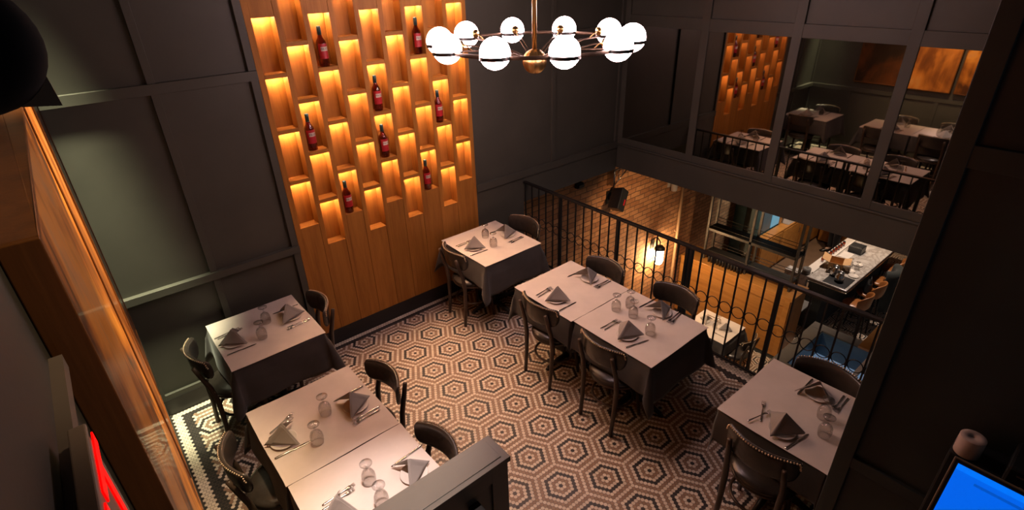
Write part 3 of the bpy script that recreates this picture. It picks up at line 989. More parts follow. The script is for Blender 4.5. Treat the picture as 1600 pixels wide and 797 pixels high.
def cloth_mesh(a, b, L, seed, flare=1.0, LX=0.24, tight=0):
    """cloth over a rectangular top: flat middle, hanging sides, corner folds that hang lower"""
    rnd = random.Random(seed)
    hx, hy, r = a / 2, b / 2, 0.012
    per = []
    def side(p0, p1, nrm, nseg):
        for i in range(nseg):
            t_ = i / nseg
            per.append((p0[0] + (p1[0] - p0[0]) * t_, p0[1] + (p1[1] - p0[1]) * t_, nrm, None))
    cs = [(hx, hy), (-hx, hy), (-hx, -hy), (hx, -hy)]
    ang0 = [0, PI / 2, PI, 3 * PI / 2]
    per = []
    for ci, (cx_, cy_) in enumerate(cs):
        mx_, my_ = cx_ - math.copysign(r, cx_), cy_ - math.copysign(r, cy_)
        for k in range(11):
            an = ang0[ci] + (PI / 2) * k / 10
            per.append((mx_ + r * math.cos(an), my_ + r * math.sin(an), an, (PI / 2) * k / 10))
        nx = cs[(ci + 1) % 4]
        p0 = (mx_ + r * math.cos(ang0[ci] + PI / 2), my_ + r * math.sin(ang0[ci] + PI / 2))
        m2 = (nx[0] - math.copysign(r, nx[0]), nx[1] - math.copysign(r, nx[1]))
        p1 = (m2[0] + r * math.cos(ang0[ci] + PI / 2), m2[1] + r * math.sin(ang0[ci] + PI / 2))
        for k in range(1, 16):
            t_ = k / 16
            per.append((p0[0] + (p1[0] - p0[0]) * t_, p0[1] + (p1[1] - p0[1]) * t_, ang0[ci] + PI / 2, None))
    ph = [rnd.uniform(0, 6.28) for _ in range(6)]
    rows = []
    NV = 12
    n_ = len(per)
    for j in range(NV + 1):
        v = j / NV
        row = []
        for i, (x, y, an, ck) in enumerate(per):
            s_ = i / n_ * 2 * PI
            if ck is None:
                sx_ = abs(math.cos(an)) > 0.7
                drop = (LX if sx_ else L) * (1 + 0.02 * math.sin(5 * s_ + ph[0]))
                out = 0.010 + flare * (0.026 * v + 0.010 * v * math.sin(9 * s_ + ph[1]))
            else:
                c_ = max(math.cos(ck), math.sin(ck))
                bulge = 1 - abs(ck - PI / 4) / (PI / 4)
                wx_ = math.cos(an) ** 2
                drop = (LX * wx_ + L * (1 - wx_)) * (1 + 0.36 * bulge ** 1.3)
                out = 0.010 + flare * v * (0.026 + 0.085 * bulge ** 0.8)
            if tight * math.sin(an) > 0.05:
                w_t = min(1, (tight * math.sin(an) - 0.05) / 0.4)
                out = out * (1 - w_t) + 0.002 * w_t
            o_ = out * min(1, v * 3.0) if v < 0.33 else out
            row.append((x + o_ * math.cos(an), y + o_ * math.sin(an), -drop * v - 0.002 * (v > 0)))
        rows.append(row)
    mb = B().grid(rows, cu=True)
    mb.add(rows[0], [tuple(range(len(rows[0])))])
    return mb


def paper_mesh(a, b, seed):
    rnd = random.Random(seed)
    N_ = 18
    ed = []
    for s in range(4):
        for k in range(N_):
            t_ = k / N_
            w_ = 0.0025 * math.sin(PI * t_ * 2 + s) + rnd.uniform(-0.0006, 0.0006)
            if s == 0:
                ed.append((a / 2 + w_, -b / 2 + b * t_))
            elif s == 1:
                ed.append((a / 2 - a * t_, b / 2 + w_))
            elif s == 2:
                ed.append((-a / 2 + w_, b / 2 - b * t_))
            else:
                ed.append((-a / 2 + a * t_, -b / 2 + w_))
    n_ = len(ed)
    vs = [(x, y, 0.0) for x, y in ed] + [(x, y, 0.0022) for x, y in ed]
    fs = [tuple(range(n_))[::-1], tuple(range(n_, 2 * n_))] + [(i, (i + 1) % n_, n_ + (i + 1) % n_, n_ + i) for i in range(n_)]
    return B().add(vs, fs)


TB = {  # name: x0, x1, y0, y1 and wording
    'corner': (0.462, 1.155, -0.838, -0.103, 'corner table'),
    'bottle': (2.698, 3.412, -0.862, -0.115, 'bottle-wall table'),
    'raila': (2.664, 3.372, -2.012, -1.318, 'railing double table, half nearer the bottle wall'),
    'railb': (2.682, 3.384, -2.765, -2.018, 'railing double table, half farther from the bottle wall'),
    'painta': (0.412, 1.114, -2.056, -1.328, 'paintings-side double table, half nearer the corner table'),
    'paintb': (0.418, 1.120, -2.780, -2.062, 'paintings-side double table, half beside the grey partition'),
    'endw': (2.672, 3.400, -3.940, -3.272, 'table beside the dark end wall'),
}
proto_t = None
for q, (nm, (x0, x1, y0, y1, wd)) in enumerate(TB.items()):
    cx, cy, a, b = (x0 + x1) / 2, (y0 + y1) / 2, x1 - x0, y1 - y0
    lab = 'cast-iron pedestal table under the ' + {'corner': 'dark cloth in the panelled corner', 'bottle': 'dark cloth at the bottle wall end', 'raila': 'cloth of the railing pair, nearer the bottle wall',
          'railb': 'cloth of the railing pair, farther from the bottle wall', 'painta': 'cloth of the paintings-side pair, nearer the corner table', 'paintb': 'cloth of the paintings-side pair, beside the grey partition',
          'endw': 'dark cloth beside the dark end wall'}[nm]
    if proto_t is None:
        proto_t = thing('pedestal_table', lab, 'table', (cx, cy, 0), 0, 'pedestal dining tables')
        table_parts(proto_t, 0.70, 0.70)
        pt_o = proto_t
    else:
        pt_o = dup(proto_t, (cx, cy, 0), 0, lab)
    pt_o.scale = ((a - 0.012) / 0.70, (b - 0.012) / 0.70, 1)
    cl = cloth_mesh(a - 0.012, b - 0.010, 0.315 if nm not in ('paintb',) else 0.27, 11 + q, {'paintb': 0.06, 'endw': 0.06, 'raila': 0.65}.get(nm, 1.0), 0.24, {'raila': -1, 'railb': 1, 'painta': -1, 'paintb': 1}.get(nm, 0)).build('tablecloth', 'cloth', None, solid=0.0015)
    cl.location = (cx, cy, 0.7445)
    tag(cl, 'black tablecloth hanging from the ' + wd, 'tablecloth', 'black tablecloths')
    pa = paper_mesh(a, b, 30 + q).build('table_paper', 'paper')
    pa.location = (cx, cy, 0.7462)
    tag(pa, 'pale paper sheet covering the ' + wd, 'paper sheet', 'paper table covers')
TZ = 0.7488


# ------------------------------------------------------------------ place settings
def plate_mesh():
    return B().lathe([(0.001, 0.002), (0.045, 0.002), (0.05, 0.006), (0.076, 0.013), (0.078, 0.0155), (0.075, 0.0155), (0.05, 0.009), (0.044, 0.006), (0.001, 0.006)], 36)


def napkin_mesh():
    mb = B()

    def tent(Fp, T, W1, W2, bulge):
        for Wp, sg in ((W1, 1), (W2, -1)):
            rows = []
            for i in range(9):
                u = i / 8
                a_ = Vector(Fp).lerp(Vector(T), u)
                row = []
                for k in range(9):
                    v = k / 8
                    p = a_.lerp(Vector(Wp).lerp(Vector(T), u * u * 0.98), v)
                    p += Vector((0.0, sg * bulge * math.sin(PI * v) * (1 - u), bulge * 0.5 * math.sin(PI * v) * (1 - u)))
                    row.append(tuple(p))
                rows.append(row)
            mb.grid(rows)
    tent((-0.088, 0, 0.012), (0.020, 0.0, 0.118), (0.080, 0.108, 0.010), (0.080, -0.108, 0.010), 0.012)
    tent((-0.108, 0, 0.008), (0.008, 0.0, 0.112), (0.072, 0.112, 0.008), (0.072, -0.112, 0.008), -0.004)
    return mb


def fork_mesh():
    mb = B()
    prof = [(-0.095, 0.0055, 0.002), (-0.085, 0.0068, 0.003), (-0.03, 0.0042, 0.004), (0.025, 0.0032, 0.006), (0.04, 0.006, 0.008), (0.055, 0.0105, 0.006), (0.062, 0.0112, 0.004)]
    rows = []
    for x, hw, z in prof:
        rows.append([(x, -hw, z), (x, -hw * .5, z + .0022), (x, hw * .5, z + .0022), (x, hw, z), (x, hw * .5, z - .0006), (x, -hw * .5, z - .0006)])
    mb.grid(rows, cu=True)
    mb.add(rows[0], [tuple(range(6))])
    for k in range(4):
        y = -0.0096 + 0.0064 * k
        mb.tube([(0.060, y, 0.0052), (0.078, y, 0.0035), (0.095, y, 0.0052)], [0.0017, 0.0015, 0.0009], 6)
    return mb


def knife_mesh():
    mb = B()
    prof = [(-0.105, 0.0062, 0.0065), (-0.095, 0.0078, 0.0075), (-0.02, 0.0062, 0.007), (0.0, 0.005, 0.005), (0.01, 0.0085, 0.0026), (0.07, 0.0088, 0.0024), (0.095, 0.0070, 0.002), (0.107, 0.002, 0.0018)]
    rows = []
    for x, hw, h in prof:
        rows.append([(x, -hw, h * .5), (x, -hw * .5, h), (x, hw * .5, h), (x, hw, h * .5), (x, hw * .5, 0.0003), (x, -hw * .5, 0.0003)])
    mb.grid(rows, cu=True)
    mb.add(rows[0], [tuple(range(6))])
    mb.add(rows[-1], [tuple(range(6))[::-1]])
    return mb


def goblet_parts(root):
    """stood upside down: rim on the paper, foot in the air"""
    out = [(0.0335, 0.0), (0.0372, 0.018), (0.0392, 0.040), (0.0375, 0.062), (0.0300, 0.082), (0.0150, 0.094), (0.0062, 0.100)]
    inn = [(0.0040, 0.0945), (0.0135, 0.0895), (0.0280, 0.0785), (0.0352, 0.060), (0.0368, 0.040), (0.0350, 0.018), (0.0314, 0.0)]
    B().lathe(out + [(0.001, 0.100)] + [(0.001, 0.0948)] + inn, 28, closed=True).build('bowl', 'glass', root)
    B().lathe([(0.0062, 0.1002), (0.0052, 0.112), (0.0064, 0.118), (0.0052, 0.124), (0.0065, 0.134), (0.018, 0.1395), (0.034, 0.1425), (0.0345, 0.145), (0.001, 0.1455)], 28).build('foot', 'clear', root)


SEATS = [  # key, side word, plate, direction, forks [(x,y,turn)], knife (x,y,turn), wording
    ('corner table, paintings side', (0.575, -0.500), 1, [(0.567, -0.330, 0.12), (0.585, -0.352, 0.12)], (0.594, -0.622, 0.01)),
    ('corner table, wood-wall side', (1.035, -0.450), -1, [(1.030, -0.600, 0.1), (1.045, -0.573, 0.06)], (1.035, -0.300, 0.0)),
    ('bottle-wall table, plank side', (2.842, -0.488), 1, [(2.827, -0.330, 0.0), (2.835, -0.355, 0.0)], (2.822, -0.600, -0.04)),
    ('bottle-wall table, railing side', (3.275, -0.490), -1, [(3.270, -0.648, 0.09), (3.265, -0.622, 0.09)], (3.27, -0.33, 0.0)),
    ('railing double table, aisle side, nearer the bottle wall', (2.795, -1.712), 1, [(2.806, -1.543, 0.07), (2.800, -1.572, 0.07)], (2.788, -1.845, 0.0)),
    ('railing double table, railing side, nearer the bottle wall', (3.240, -1.668), -1, [(3.260, -1.791, 0.0), (3.262, -1.816, 0.0)], (3.233, -1.514, -0.05)),
    ('railing double table, aisle side, farther from the bottle wall', (2.842, -2.420), 1, [(2.857, -2.232, -0.05), (2.862, -2.262, -0.05)], (2.820, -2.532, -0.26)),
    ('railing double table, railing side, farther from the bottle wall', (3.275, -2.415), -1, [(3.295, -2.510, 0.12), (3.300, -2.533, 0.16)], (3.313, -2.248, -0.06)),
    ('paintings-side double table, paintings side, nearer the corner table', (0.520, -1.725), 1, [(0.560, -1.570, 0.43), (0.543, -1.606, 0.43)], (0.537, -1.826, -0.03)),
    ('paintings-side double table, aisle side, nearer the corner table', (0.975, -1.745), -1, [(0.982, -1.876, 0.06), (0.995, -1.848, 0.08)], (0.99, -1.600, 0.05)),
    ('paintings-side double table, paintings side, beside the partition', (0.560, -2.415), 1, [(0.611, -2.296, 0.06), (0.595, -2.325, 0.06)], (0.55, -2.535, 0.0)),
    ('paintings-side double table, aisle side, beside the partition', (0.985, -2.450), -1, [(0.99, -2.590, 0.0), (1.0, -2.565, 0.0)], (1.02, -2.310, 0.1)),
    ('end-wall table, aisle side', (2.790, -3.625), 1, [(2.857, -3.470, 0.39), (2.797, -3.482, -0.28)], (2.781, -3.720, -0.17)),
    ('end-wall table, railing side', (3.250, -3.630), -1, [(3.270, -3.768, 0.0), (3.275, -3.742, 0.0)], (3.270, -3.542, 0.0)),
]
protos = {}


def put(kind, mesh, mat, loc, rz, lab, cat, grp):
    if kind not in protos:
        protos[kind] = mesh().build(kind, mat)
        o = protos[kind]
    else:
        o = protos[kind].copy()
        sc.collection.objects.link(o)
    o.location = loc
    o.rotation_euler = (0, 0, rz)
    tag(o, lab, cat, grp)
    return o


for i, (wd, pl, sd, fk, kn) in enumerate(SEATS):
    base = 0 if sd > 0 else PI
    put('bread_plate', plate_mesh, 'china', (pl[0], pl[1], TZ), 0, 'white bread plate at the ' + wd, 'plate', 'bread plates')
    tw = random.uniform(-0.25, 0.15)
    o = put('folded_napkin', napkin_mesh, 'napkin', (pl[0], pl[1] + 0.01, TZ + 0.012), base + tw, 'grey tent-folded napkin at the ' + wd, 'napkin', 'tent-folded napkins')
    if not o.modifiers:
        md = o.modifiers.new('solidify', 'SOLIDIFY')
        md.thickness = 0.0022
    for k, (fx, fy, fr) in enumerate(fk):
        put('fork', fork_mesh, 'steel', (fx, fy, TZ + 0.0008 + (0.0085 * k if 'end-wall table, aisle' in wd else 0)), base + fr, '%s fork, %s' % (('outer', 'inner')[k], wd), 'fork', 'forks')
    put('table_knife', knife_mesh, 'steel', (kn[0], kn[1], TZ + 0.0004), base + kn[2], 'steel knife at the ' + wd, 'knife', 'knives')
GOB = [(0.853, -0.385, 'corner table, nearer the wall panels'), (0.762, -0.575, 'corner table, farther from the wall panels'),
       (3.078, -0.370, 'bottle-wall table, nearer the planks'), (3.015, -0.585, 'bottle-wall table, farther from the planks'),
       (3.045, -2.140, 'railing double table, first from its seam'), (3.168, -2.182, 'railing double table, nearest to the railing'),
       (3.073, -2.290, 'railing double table, standing between two other goblets'), (2.992, -2.515, 'railing double table, apart from the other three'),
       (0.803, -1.675, 'paintings-side double table, nearest the corner table'), (0.672, -1.868, 'paintings-side double table, nearest the paintings'),
       (0.775, -2.330, 'paintings-side double table, clear of the partition cap'), (0.762, -2.500, 'paintings-side double table, half hidden by the partition cap'),
       (3.082, -3.735, 'end-wall table, nearer the railing'), (2.940, -3.800, 'end-wall table, nearer the aisle')]
proto_g = None
for x, y, wd in GOB:
    lab = 'clear goblet stood upside down on the ' + wd
    if proto_g is None:
        proto_g = thing('goblet', lab, 'glass', (x, y, TZ), 0, 'upturned goblets')
        goblet_parts(proto_g)
    else:
        dup(proto_g, (x, y, TZ), random.uniform(0, 6), lab)


# ------------------------------------------------------------------ things along the west wall close to the stairs
sg = thing('exit_sign', 'red-lit exit sign with a putty-coloured case, edge-on below the largest painting', 'sign', (0.0, -3.90, 2.55))
B().box(0.017, 0.032, -0.19, 0.19, 0.0, 0.20).build('case', 'signplastic', sg, bevel=0.004)
B().box(0.0165, 0.035, -0.185, 0.185, 0.197, 0.205).build('lid', 'signplastic', sg, bevel=0.002)
cu = bpy.data.curves.new('lettering', 'FONT')
cu.body = 'EXIT'
cu.size = 0.20
cu.align_x = 'CENTER'
cu.align_y = 'CENTER'
cu.extrude = 0.001
tmp = bpy.data.objects.new('lettering', cu)
sc.collection.objects.link(tmp)
me = bpy.data.meshes.new_from_object(tmp.evaluated_get(bpy.context.evaluated_depsgraph_get()))
bpy.data.objects.remove(tmp)
me.materials.clear()
me.materials.append(M['redletter'])
lt = bpy.data.objects.new('lettering', me)
sc.collection.objects.link(lt)
lt.parent = sg
lt.location = (0.0333, 0, 0.10)
lt.rotation_euler = (PI / 2, 0, PI / 2)

fx = thing('wall_speaker', 'round matt black speaker high up beside the paintings, blurred and close', 'speaker', (0.090, -3.82, 3.181))
B().ball((0, 0, 0), 0.051, 32).build('body', 'matt_black', fx)
B().add([(0.043, -0.004, -0.022), (0.046, -0.004, -0.050), (0.020, -0.004, -0.047), (0.043, 0.008, -0.022), (0.046, 0.008, -0.050), (0.020, 0.008, -0.047)],
        [(0, 1, 2), (5, 4, 3), (0, 3, 4, 1), (1, 4, 5, 2), (2, 5, 3, 0)]).box(-0.09, 0.0, -0.012, 0.012, -0.012, 0.012).build('bracket', 'bronze', fx)

# ------------------------------------------------------------------ order terminal on its station
stn = thing('service_station', 'black service cabinet carrying the order terminal by the dark end wall', 'cabinet', (2.22, -4.75, 0))
B().box(-0.20, 0.225, -0.40, 0.36, 0.08, 1.13).box(-0.18, 0.20, -0.38, 0.34, 0.0, 0.08).build('body', 'paint_dark', stn, bevel=0.004)
B().box(-0.22, 0.235, -0.42, 0.385, 1.13, 1.16).build('top', 'paint_dark', stn, bevel=0.004)
for s in (-0.20, 0.18):
    dr = B().box(-0.216, -0.20, s - 0.175, s + 0.175, 0.12, 1.10).build('door', 'paint_dark', stn, bevel=0.003)
    B().tube([(-0.235, s, 0.6), (-0.235, s, 0.75)], 0.006, 8).build('handle', 'steel', dr)
tl = thing('order_terminal', 'order terminal with a bright blue touch screen at the dark end wall', 'terminal', (2.20, -4.565, 1.1605))
R_ = Matrix.Translation((-0.03, 0, 0.335)) @ Matrix.Rotation(math.radians(14), 4, 'Y')
hd = B().box(0.003, 0.04, -0.185, 0.185, -0.130, 0.116).move(R_).build('housing', 'plastic', tl, bevel=0.006, seg=3)
B().box(-0.002, 0.004, -0.199, 0.199, -0.146, 0.131).box(-0.003, 0.003, -0.19, 0.19, -0.137, 0.122).move(R_).build('bezel_trim', 'bezel_edge', hd, bevel=0.010, seg=3)
B().box(-0.0045, -0.003, -0.193, 0.193, -0.140, 0.125).move(R_).build('bezel', 'plastic', hd, bevel=0.0005)
s_ = B().box(-0.0065, -0.0045, -0.182, 0.182, -0.128, 0.113).move(R_).build('screen', 'screen', tl)
for z_ in (0.091, -0.128):
    B().box(-0.0072, -0.0066, -0.182, 0.182, z_, z_ + 0.022).move(R_).build('screen_bar', 'screen_hi', s_)
ks = B().box(-0.0072, -0.0066, -0.12, 0.12, 0.062, 0.072)
for r in range(4):
    for c in range(7):
        ks.box(-0.0072, -0.0066, -0.14 + c * 0.032, -0.112 + c * 0.032, -0.085 + r * 0.02, -0.069 + r * 0.02)
ks.move(R_).build('screen_field', 'screen_lo', s_)
B().box(-0.10, 0.10, -0.11, 0.11, 0.0, 0.02).box(0.0, 0.045, -0.05, 0.05, 0.02, 0.30).build('stand', 'plastic', tl, bevel=0.005)
pr_ = thing('receipt_printer', 'black receipt printer standing behind the blue-screened terminal', 'printer', (2.38, -4.53, 1.1605))
B().box(-0.073, 0.070, -0.20, 0.19, 0.0, 0.385).build('body', 'plastic', pr_, bevel=0.008)
B().box(-0.10, 0.068, -0.20, 0.03, 0.386, 0.47).build('cover', 'plastic', pr_, bevel=0.01)
B().box(-0.103, -0.10, -0.02, 0.0, 0.44, 0.445).box(-0.103, -0.10, -0.03, -0.02, 0.40, 0.404).build('indicator', 'nail', pr_)
rolls = B().lathe([(0.0045, 0.0), (0.040, 0.0), (0.041, 0.002), (0.041, 0.079), (0.040, 0.080), (0.005, 0.080), (0.0045, 0.07)], 32).build('paper_roll', 'pinkpaper')
rolls.location = (2.350, -4.385, 1.5465)
tag(rolls, 'pinkish roll of till paper standing behind the blue screen', 'paper roll')


# ------------------------------------------------------------------ lower level: brick wall things
lp = thing('wall_lantern', 'glowing glass lantern with a black hood on the brick wall', 'lamp', (7.14, 0.24, -1.20))
B().lathe([(0.001, 0.19), (0.05, 0.185), (0.085, 0.15), (0.092, 0.12), (0.085, 0.115), (0.001, 0.115)], 24).build('hood', 'iron', lp)
B().lathe([(0.07, 0.115), (0.074, 0.0), (0.072, -0.10), (0.055, -0.15), (0.001, -0.16)], 24).build('shade', 'sconce', lp)
B().tube([(0, 0, 0.185), (0, 0.0, 0.26), (0, 0.06, 0.31), (0, 0.12, 0.29), (0, 0.155, 0.20)], 0.010, 10).box(-0.05, 0.05, 0.148, 0.16, 0.08, 0.24).build('arm', 'iron', lp)
sp = thing('loudspeaker', 'black loudspeaker with a red badge tilted on the brick wall', 'speaker', (5.93, 0.24, 0.17))
R2 = Matrix.Rotation(math.radians(38), 4, 'Y') @ Matrix.Rotation(math.radians(-14), 4, 'X')
B().hexa([(-.085, -.10, -.165), (.085, -.10, -.165), (-.07, .09, -.15), (.07, .09, -.15), (-.085, -.10, .165), (.085, -.10, .165), (-.07, .09, .15), (.07, .09, .15)]).move(R2).build('cabinet', 'plastic', sp, bevel=0.012)
B().box(-.075, .075, -.104, -.100, -.155, .155).move(R2).build('grille', 'plastic', sp)
B().box(.02, .045, -.108, -.104, -.075, .015).move(R2).build('badge', 'redlabel', sp)
B().box(-.03, .03, 0.05, 0.158, -.03, .03).box(-.07, .07, 0.148, 0.16, -.10, .10).build('bracket', 'iron', sp)
pp = B().tube([(7.80, 0.36, 0.89), (7.80, 0.36, -2.0), (7.80, 0.36, F)], 0.028, 12)
for z in (-2.3, -1.0, 0.0):
    pp.box(7.765, 7.835, 0.355, 0.40, z - 0.015, z + 0.015)
tag(pp.build('wall_pipe', 'copper'), 'painted vertical pipe on the brick wall beside its corner', 'pipe')
ct = thing('spotlight', 'small white spotlight at the top of the brick wall', 'light', (7.44, 0.30, -0.06))
B().lathe([(0.05, -0.06), (0.055, 0.05), (0.03, 0.08), (0.001, 0.085)], 18).build('housing', 'white', ct)
B().box(-0.02, 0.02, 0.03, 0.10, 0.03, 0.07).box(-0.05, 0.05, 0.085, 0.10, -0.02, 0.12).build('mount', 'white', ct)
vt = thing('cable_tray', 'small perforated metal bracket where the brick meets the mirror wall', 'bracket', (6.05, 0.34, 0.50))
fr = B()
for k in range(5):
    fr.tube([(-0.16 + 0.08 * k, -0.06, -0.10 + 0.05 * k), (-0.16 + 0.08 * k, -0.06, 0.12)], 0.006, 6)
fr.tube([(-0.18, -0.06, -0.12), (0.18, -0.06, 0.12)], 0.01, 6).tube([(-0.18, -0.06, 0.12), (0.18, -0.06, 0.12)], 0.01, 6).tube([(-0.18, -0.06, -0.12), (-0.18, -0.06, 0.12)], 0.01, 6)
fr.box(-0.19, -0.17, -0.06, 0.06, -0.12, 0.12)
fr.build('lattice', 'steel', vt)
tag(B().box(5.19, 5.31, 0.34, 0.40, 0.50, 0.57).box(5.20, 5.30, 0.32, 0.345, 0.515, 0.555).build('junction_box', 'iron'), 'small black junction box high on the brick wall', 'box')

# partition counter with the metal shelf unit
pc = thing('counter_partition', 'long honey-wood counter partition below the railing', 'counter', (8.08, 0.39, F))
B().box(0.0, 0.50, -2.07, -0.005, 0.10, 1.22).build('body', 'honey', pc)
B().box(-0.02, 0.52, -2.09, 0.0, 1.22, 1.285).build('top', 'honey', pc, bevel=0.006)
B().box(0.03, 0.47, -2.05, -0.01, 0.0, 0.10).build('plinth', 'paint_dark', pc)
for a, b in ((-2.05, -1.96), (-0.10, -0.01)):
    B().box(-0.018, 0.0, a, b, 0.11, 1.22).build('stile', 'honey', pc, bevel=0.003)
B().box(-0.018, 0.0, -1.96, -0.10, 1.10, 1.22).build('rail', 'honey', pc, bevel=0.003)
CT = F + 1.285
sh = thing('shelf_unit', 'tall open gunmetal shelf unit standing on the honey-wood counter', 'shelf unit', (8.25, 0, CT))
YS = (0.035, -0.755, -1.525)
for y in YS:
    for x in (0.0, 0.25):
        B().box(x - 0.018, x + 0.018, y - 0.018, y + 0.018, 0.0, 2.2).build('upright', 'shelfmetal', sh)
for z in (0.62, 0.14, 1.25):
    B().box(-0.018, 0.268, YS[2], YS[0], z - 0.05, z).build('shelf', 'shelfmetal', sh, bevel=0.003)
    for dz in (0.06, 0.12):
        B().tube([(0.25, YS[2], z + dz), (0.25, YS[0], z + dz)], 0.005, 6).tube([(-0.0, YS[2], z + dz), (0.25, YS[2], z + dz)], 0.005, 6).build('guard_rail', 'shelfmetal', sh)
    B().tube([(-0.016, YS[2], z + 0.06), (-0.016, YS[0], z + 0.06)], 0.004, 6).build('guard_rail', 'shelfmetal', sh)
gl_m = None
for k in range(12):
    loc = (8.20, -0.10 - 0.055 * k, CT + 0.0006)
    if gl_m is None:
        gl_m = B().lathe([(0.022, 0), (0.024, 0.10), (0.012, 0.12), (0.012, 0.13), (0.001, 0.132)], 12).build('spirit_bottle', 'blackleather')
        o = gl_m
    else:
        o = gl_m.copy()
        sc.collection.objects.link(o)
    o.location = loc
    tag(o, 'tiny dark bottle in the row along the honey-wood counter top', 'bottle', 'row of tiny bottles on the honey-wood counter')

# low dining table by the counter
LZ = F
tcx, tcy = 7.245, -0.895
dup(proto_t, (tcx, tcy, LZ), 0, 'pedestal table on the lower floor, against the honey-wood counter').scale = (0.655 / 0.70, 0.715 / 0.70, 1)
cl = cloth_mesh(0.66, 0.725, 0.235, 77, 1.0, 0.29).build('tablecloth', 'cloth', None, solid=0.0015)
cl.location = (tcx, tcy, LZ + 0.7445)
tag(cl, 'dark tablecloth on the lower-floor table seen through the railing', 'tablecloth', 'black tablecloths')
pa = paper_mesh(0.67, 0.735, 78).build('table_paper', 'paper')
pa.location = (tcx, tcy, LZ + 0.7462)
tag(pa, 'pale paper sheet on the lower-floor table seen through the railing', 'paper sheet', 'paper table covers')
LT = LZ + TZ
put('bread_plate', None, None, (7.26, -0.72, LT), 0, 'white bread plate on the lower-floor table, nearer the brick wall', 'plate', 'bread plates')
put('bread_plate', None, None, (7.30, -1.08, LT), 0, 'white bread plate on the lower-floor table, nearer the chair', 'plate', 'bread plates')
put('folded_napkin', None, None, (7.26, -0.72, LT + .012), -PI / 2, 'grey napkin on the lower-floor table, nearer the brick wall', 'napkin', 'tent-folded napkins')
put('folded_napkin', None, None, (7.30, -1.08, LT + .012), PI / 2, 'grey napkin on the lower-floor table, nearer the chair', 'napkin', 'tent-folded napkins')
put('fork', None, None, (7.08, -1.08, LT + .001), PI / 2, 'steel fork on the lower-floor table, nearer the chair', 'fork', 'forks')
put('table_knife', None, None, (7.45, -0.74, LT + .001), PI / 2, 'steel knife on the lower-floor table, nearer the brick wall', 'knife', 'knives')
dup(proto_g, (7.36, -0.90, LT), 0, 'clear upturned goblet on the lower-floor table, nearer the counter')
dup(proto_g, (7.20, -0.93, LT), 0, 'clear upturned goblet on the lower-floor table, nearer the railing')
dup(proto_c, (7.285, -1.30, LZ), PI / 2, 'black dining chair on the lower floor, pushed up to the lower table')

# blue-lit tank
tk = thing('display_tank', 'open grey-rimmed tank lit blue inside, below the railing', 'tank', (7.45, -2.62, F))
r_ = B()
X0, X1, Y0, Y1, IX0, IX1, IY0, IY1 = -0.75, 0.725, -0.62, 0.575, -0.58, 0.545, -0.45, 0.385
r_.box(X0, IX0, Y0, Y1, 0, 1.01).box(IX1, X1, Y0, Y1, 0, 1.01).box(IX0, IX1, Y0, IY0, 0, 1.01).box(IX0, IX1, IY1, Y1, 0, 1.01)
r_.build('rim_wall', 'greyrim', tk, bevel=0.006)
B().box(IX0, IX0 + .01, IY0, IY1, 0.6, 0.99).box(IX1 - .01, IX1, IY0, IY1, 0.6, 0.99).box(IX0, IX1, IY0, IY0 + .01, 0.6, 0.99).box(IX0, IX1, IY1 - .01, IY1, 0.6, 0.99).build('lining', 'tankwall', tk)
B().box(IX0, IX1, IY0, IY1, 0.55, 0.60).build('lit_bottom', 'tank', tk)
tag(B().box(7.95, 8.75, -2.90, -2.75, F + 1.012, F + 1.05).build('wooden_board', 'honey', bevel=0.004), 'plain wooden board lying at the edge of the blue-lit tank', 'board')
tag(B().box(7.25, 7.93, -3.0, -2.94, F + 1.012, F + 1.06).build('pale_batten', 'white', bevel=0.006), 'pale narrow batten on the rim of the blue-lit tank', 'batten')
sdt = thing('side_table', 'grey-topped side table past the end of the honey-wood counter', 'table', (8.83, -1.35, F))
B().box(-0.24, 0.24, -0.30, 0.20, 0.73, 0.76).build('tabletop', 'greyrim', sdt, bevel=0.004)
B().box(-0.04, 0.04, -0.04, 0.04, 0.02, 0.73).box(-0.18, 0.18, -0.18, 0.18, 0, 0.02).build('pedestal', 'iron', sdt)

# bar counter
BZ = F + 1.06
bc = thing('bar_counter', 'bar counter with a grey-veined marble top', 'bar counter', (9.35, -2.03, F))
B().box(0.06, 3.6, 0.34, 0.62, 0.0, 1.0).build('body', 'paint_dark', bc)
B().box(0.0, 3.7, 0.0, 0.64, 1.02, 1.06).build('marble_top', 'marble', bc, bevel=0.006)
B().box(-0.012, 3.7, -0.012, 0.645, 1.0, 1.02).build('edge_trim', 'steel', bc, bevel=0.002)
B().box(0.20, 3.6, 0.642, 0.92, 0.84, 0.88).box(0.20, 3.6, 0.642, 0.67, 0.88, 1.075).build('work_rail', 'white', bc, bevel=0.004)
B().box(-0.0, 0.18, 0.641, 1.05, 1.0, 1.06).box(0.0, 0.10, 0.66, 1.05, 0.0, 1.0).build('return_top', 'marble', bc, bevel=0.004)
tag(B().box(9.38, 9.82, -1.99, -1.62, BZ + 0.0005, BZ + 0.008).build('bar_mat', 'plastic', bevel=0.003), 'black rubber bar mat at the end of the marble bar', 'mat')
pot = thing('metal_pitcher', 'shiny metal pitcher on the black bar mat', 'pitcher', (9.58, -1.81, BZ + 0.0085))
B().lathe([(0.001, 0), (0.06, 0), (0.075, 0.03), (0.07, 0.10), (0.05, 0.15), (0.058, 0.175), (0.052, 0.175), (0.044, 0.15), (0.001, 0.14)], 20).build('body', 'steel', pot)
B().tube([(0.06, 0, 0.14), (0.11, 0, 0.13), (0.115, 0, 0.07), (0.07, 0, 0.04)], 0.007, 8).build('handle', 'steel', pot)
po2 = dup(pot, (9.73, -1.67, BZ + 0.0085), 2.0, 'second shiny metal pitcher on the bar mat, nearer the cardboard box')
pm = None
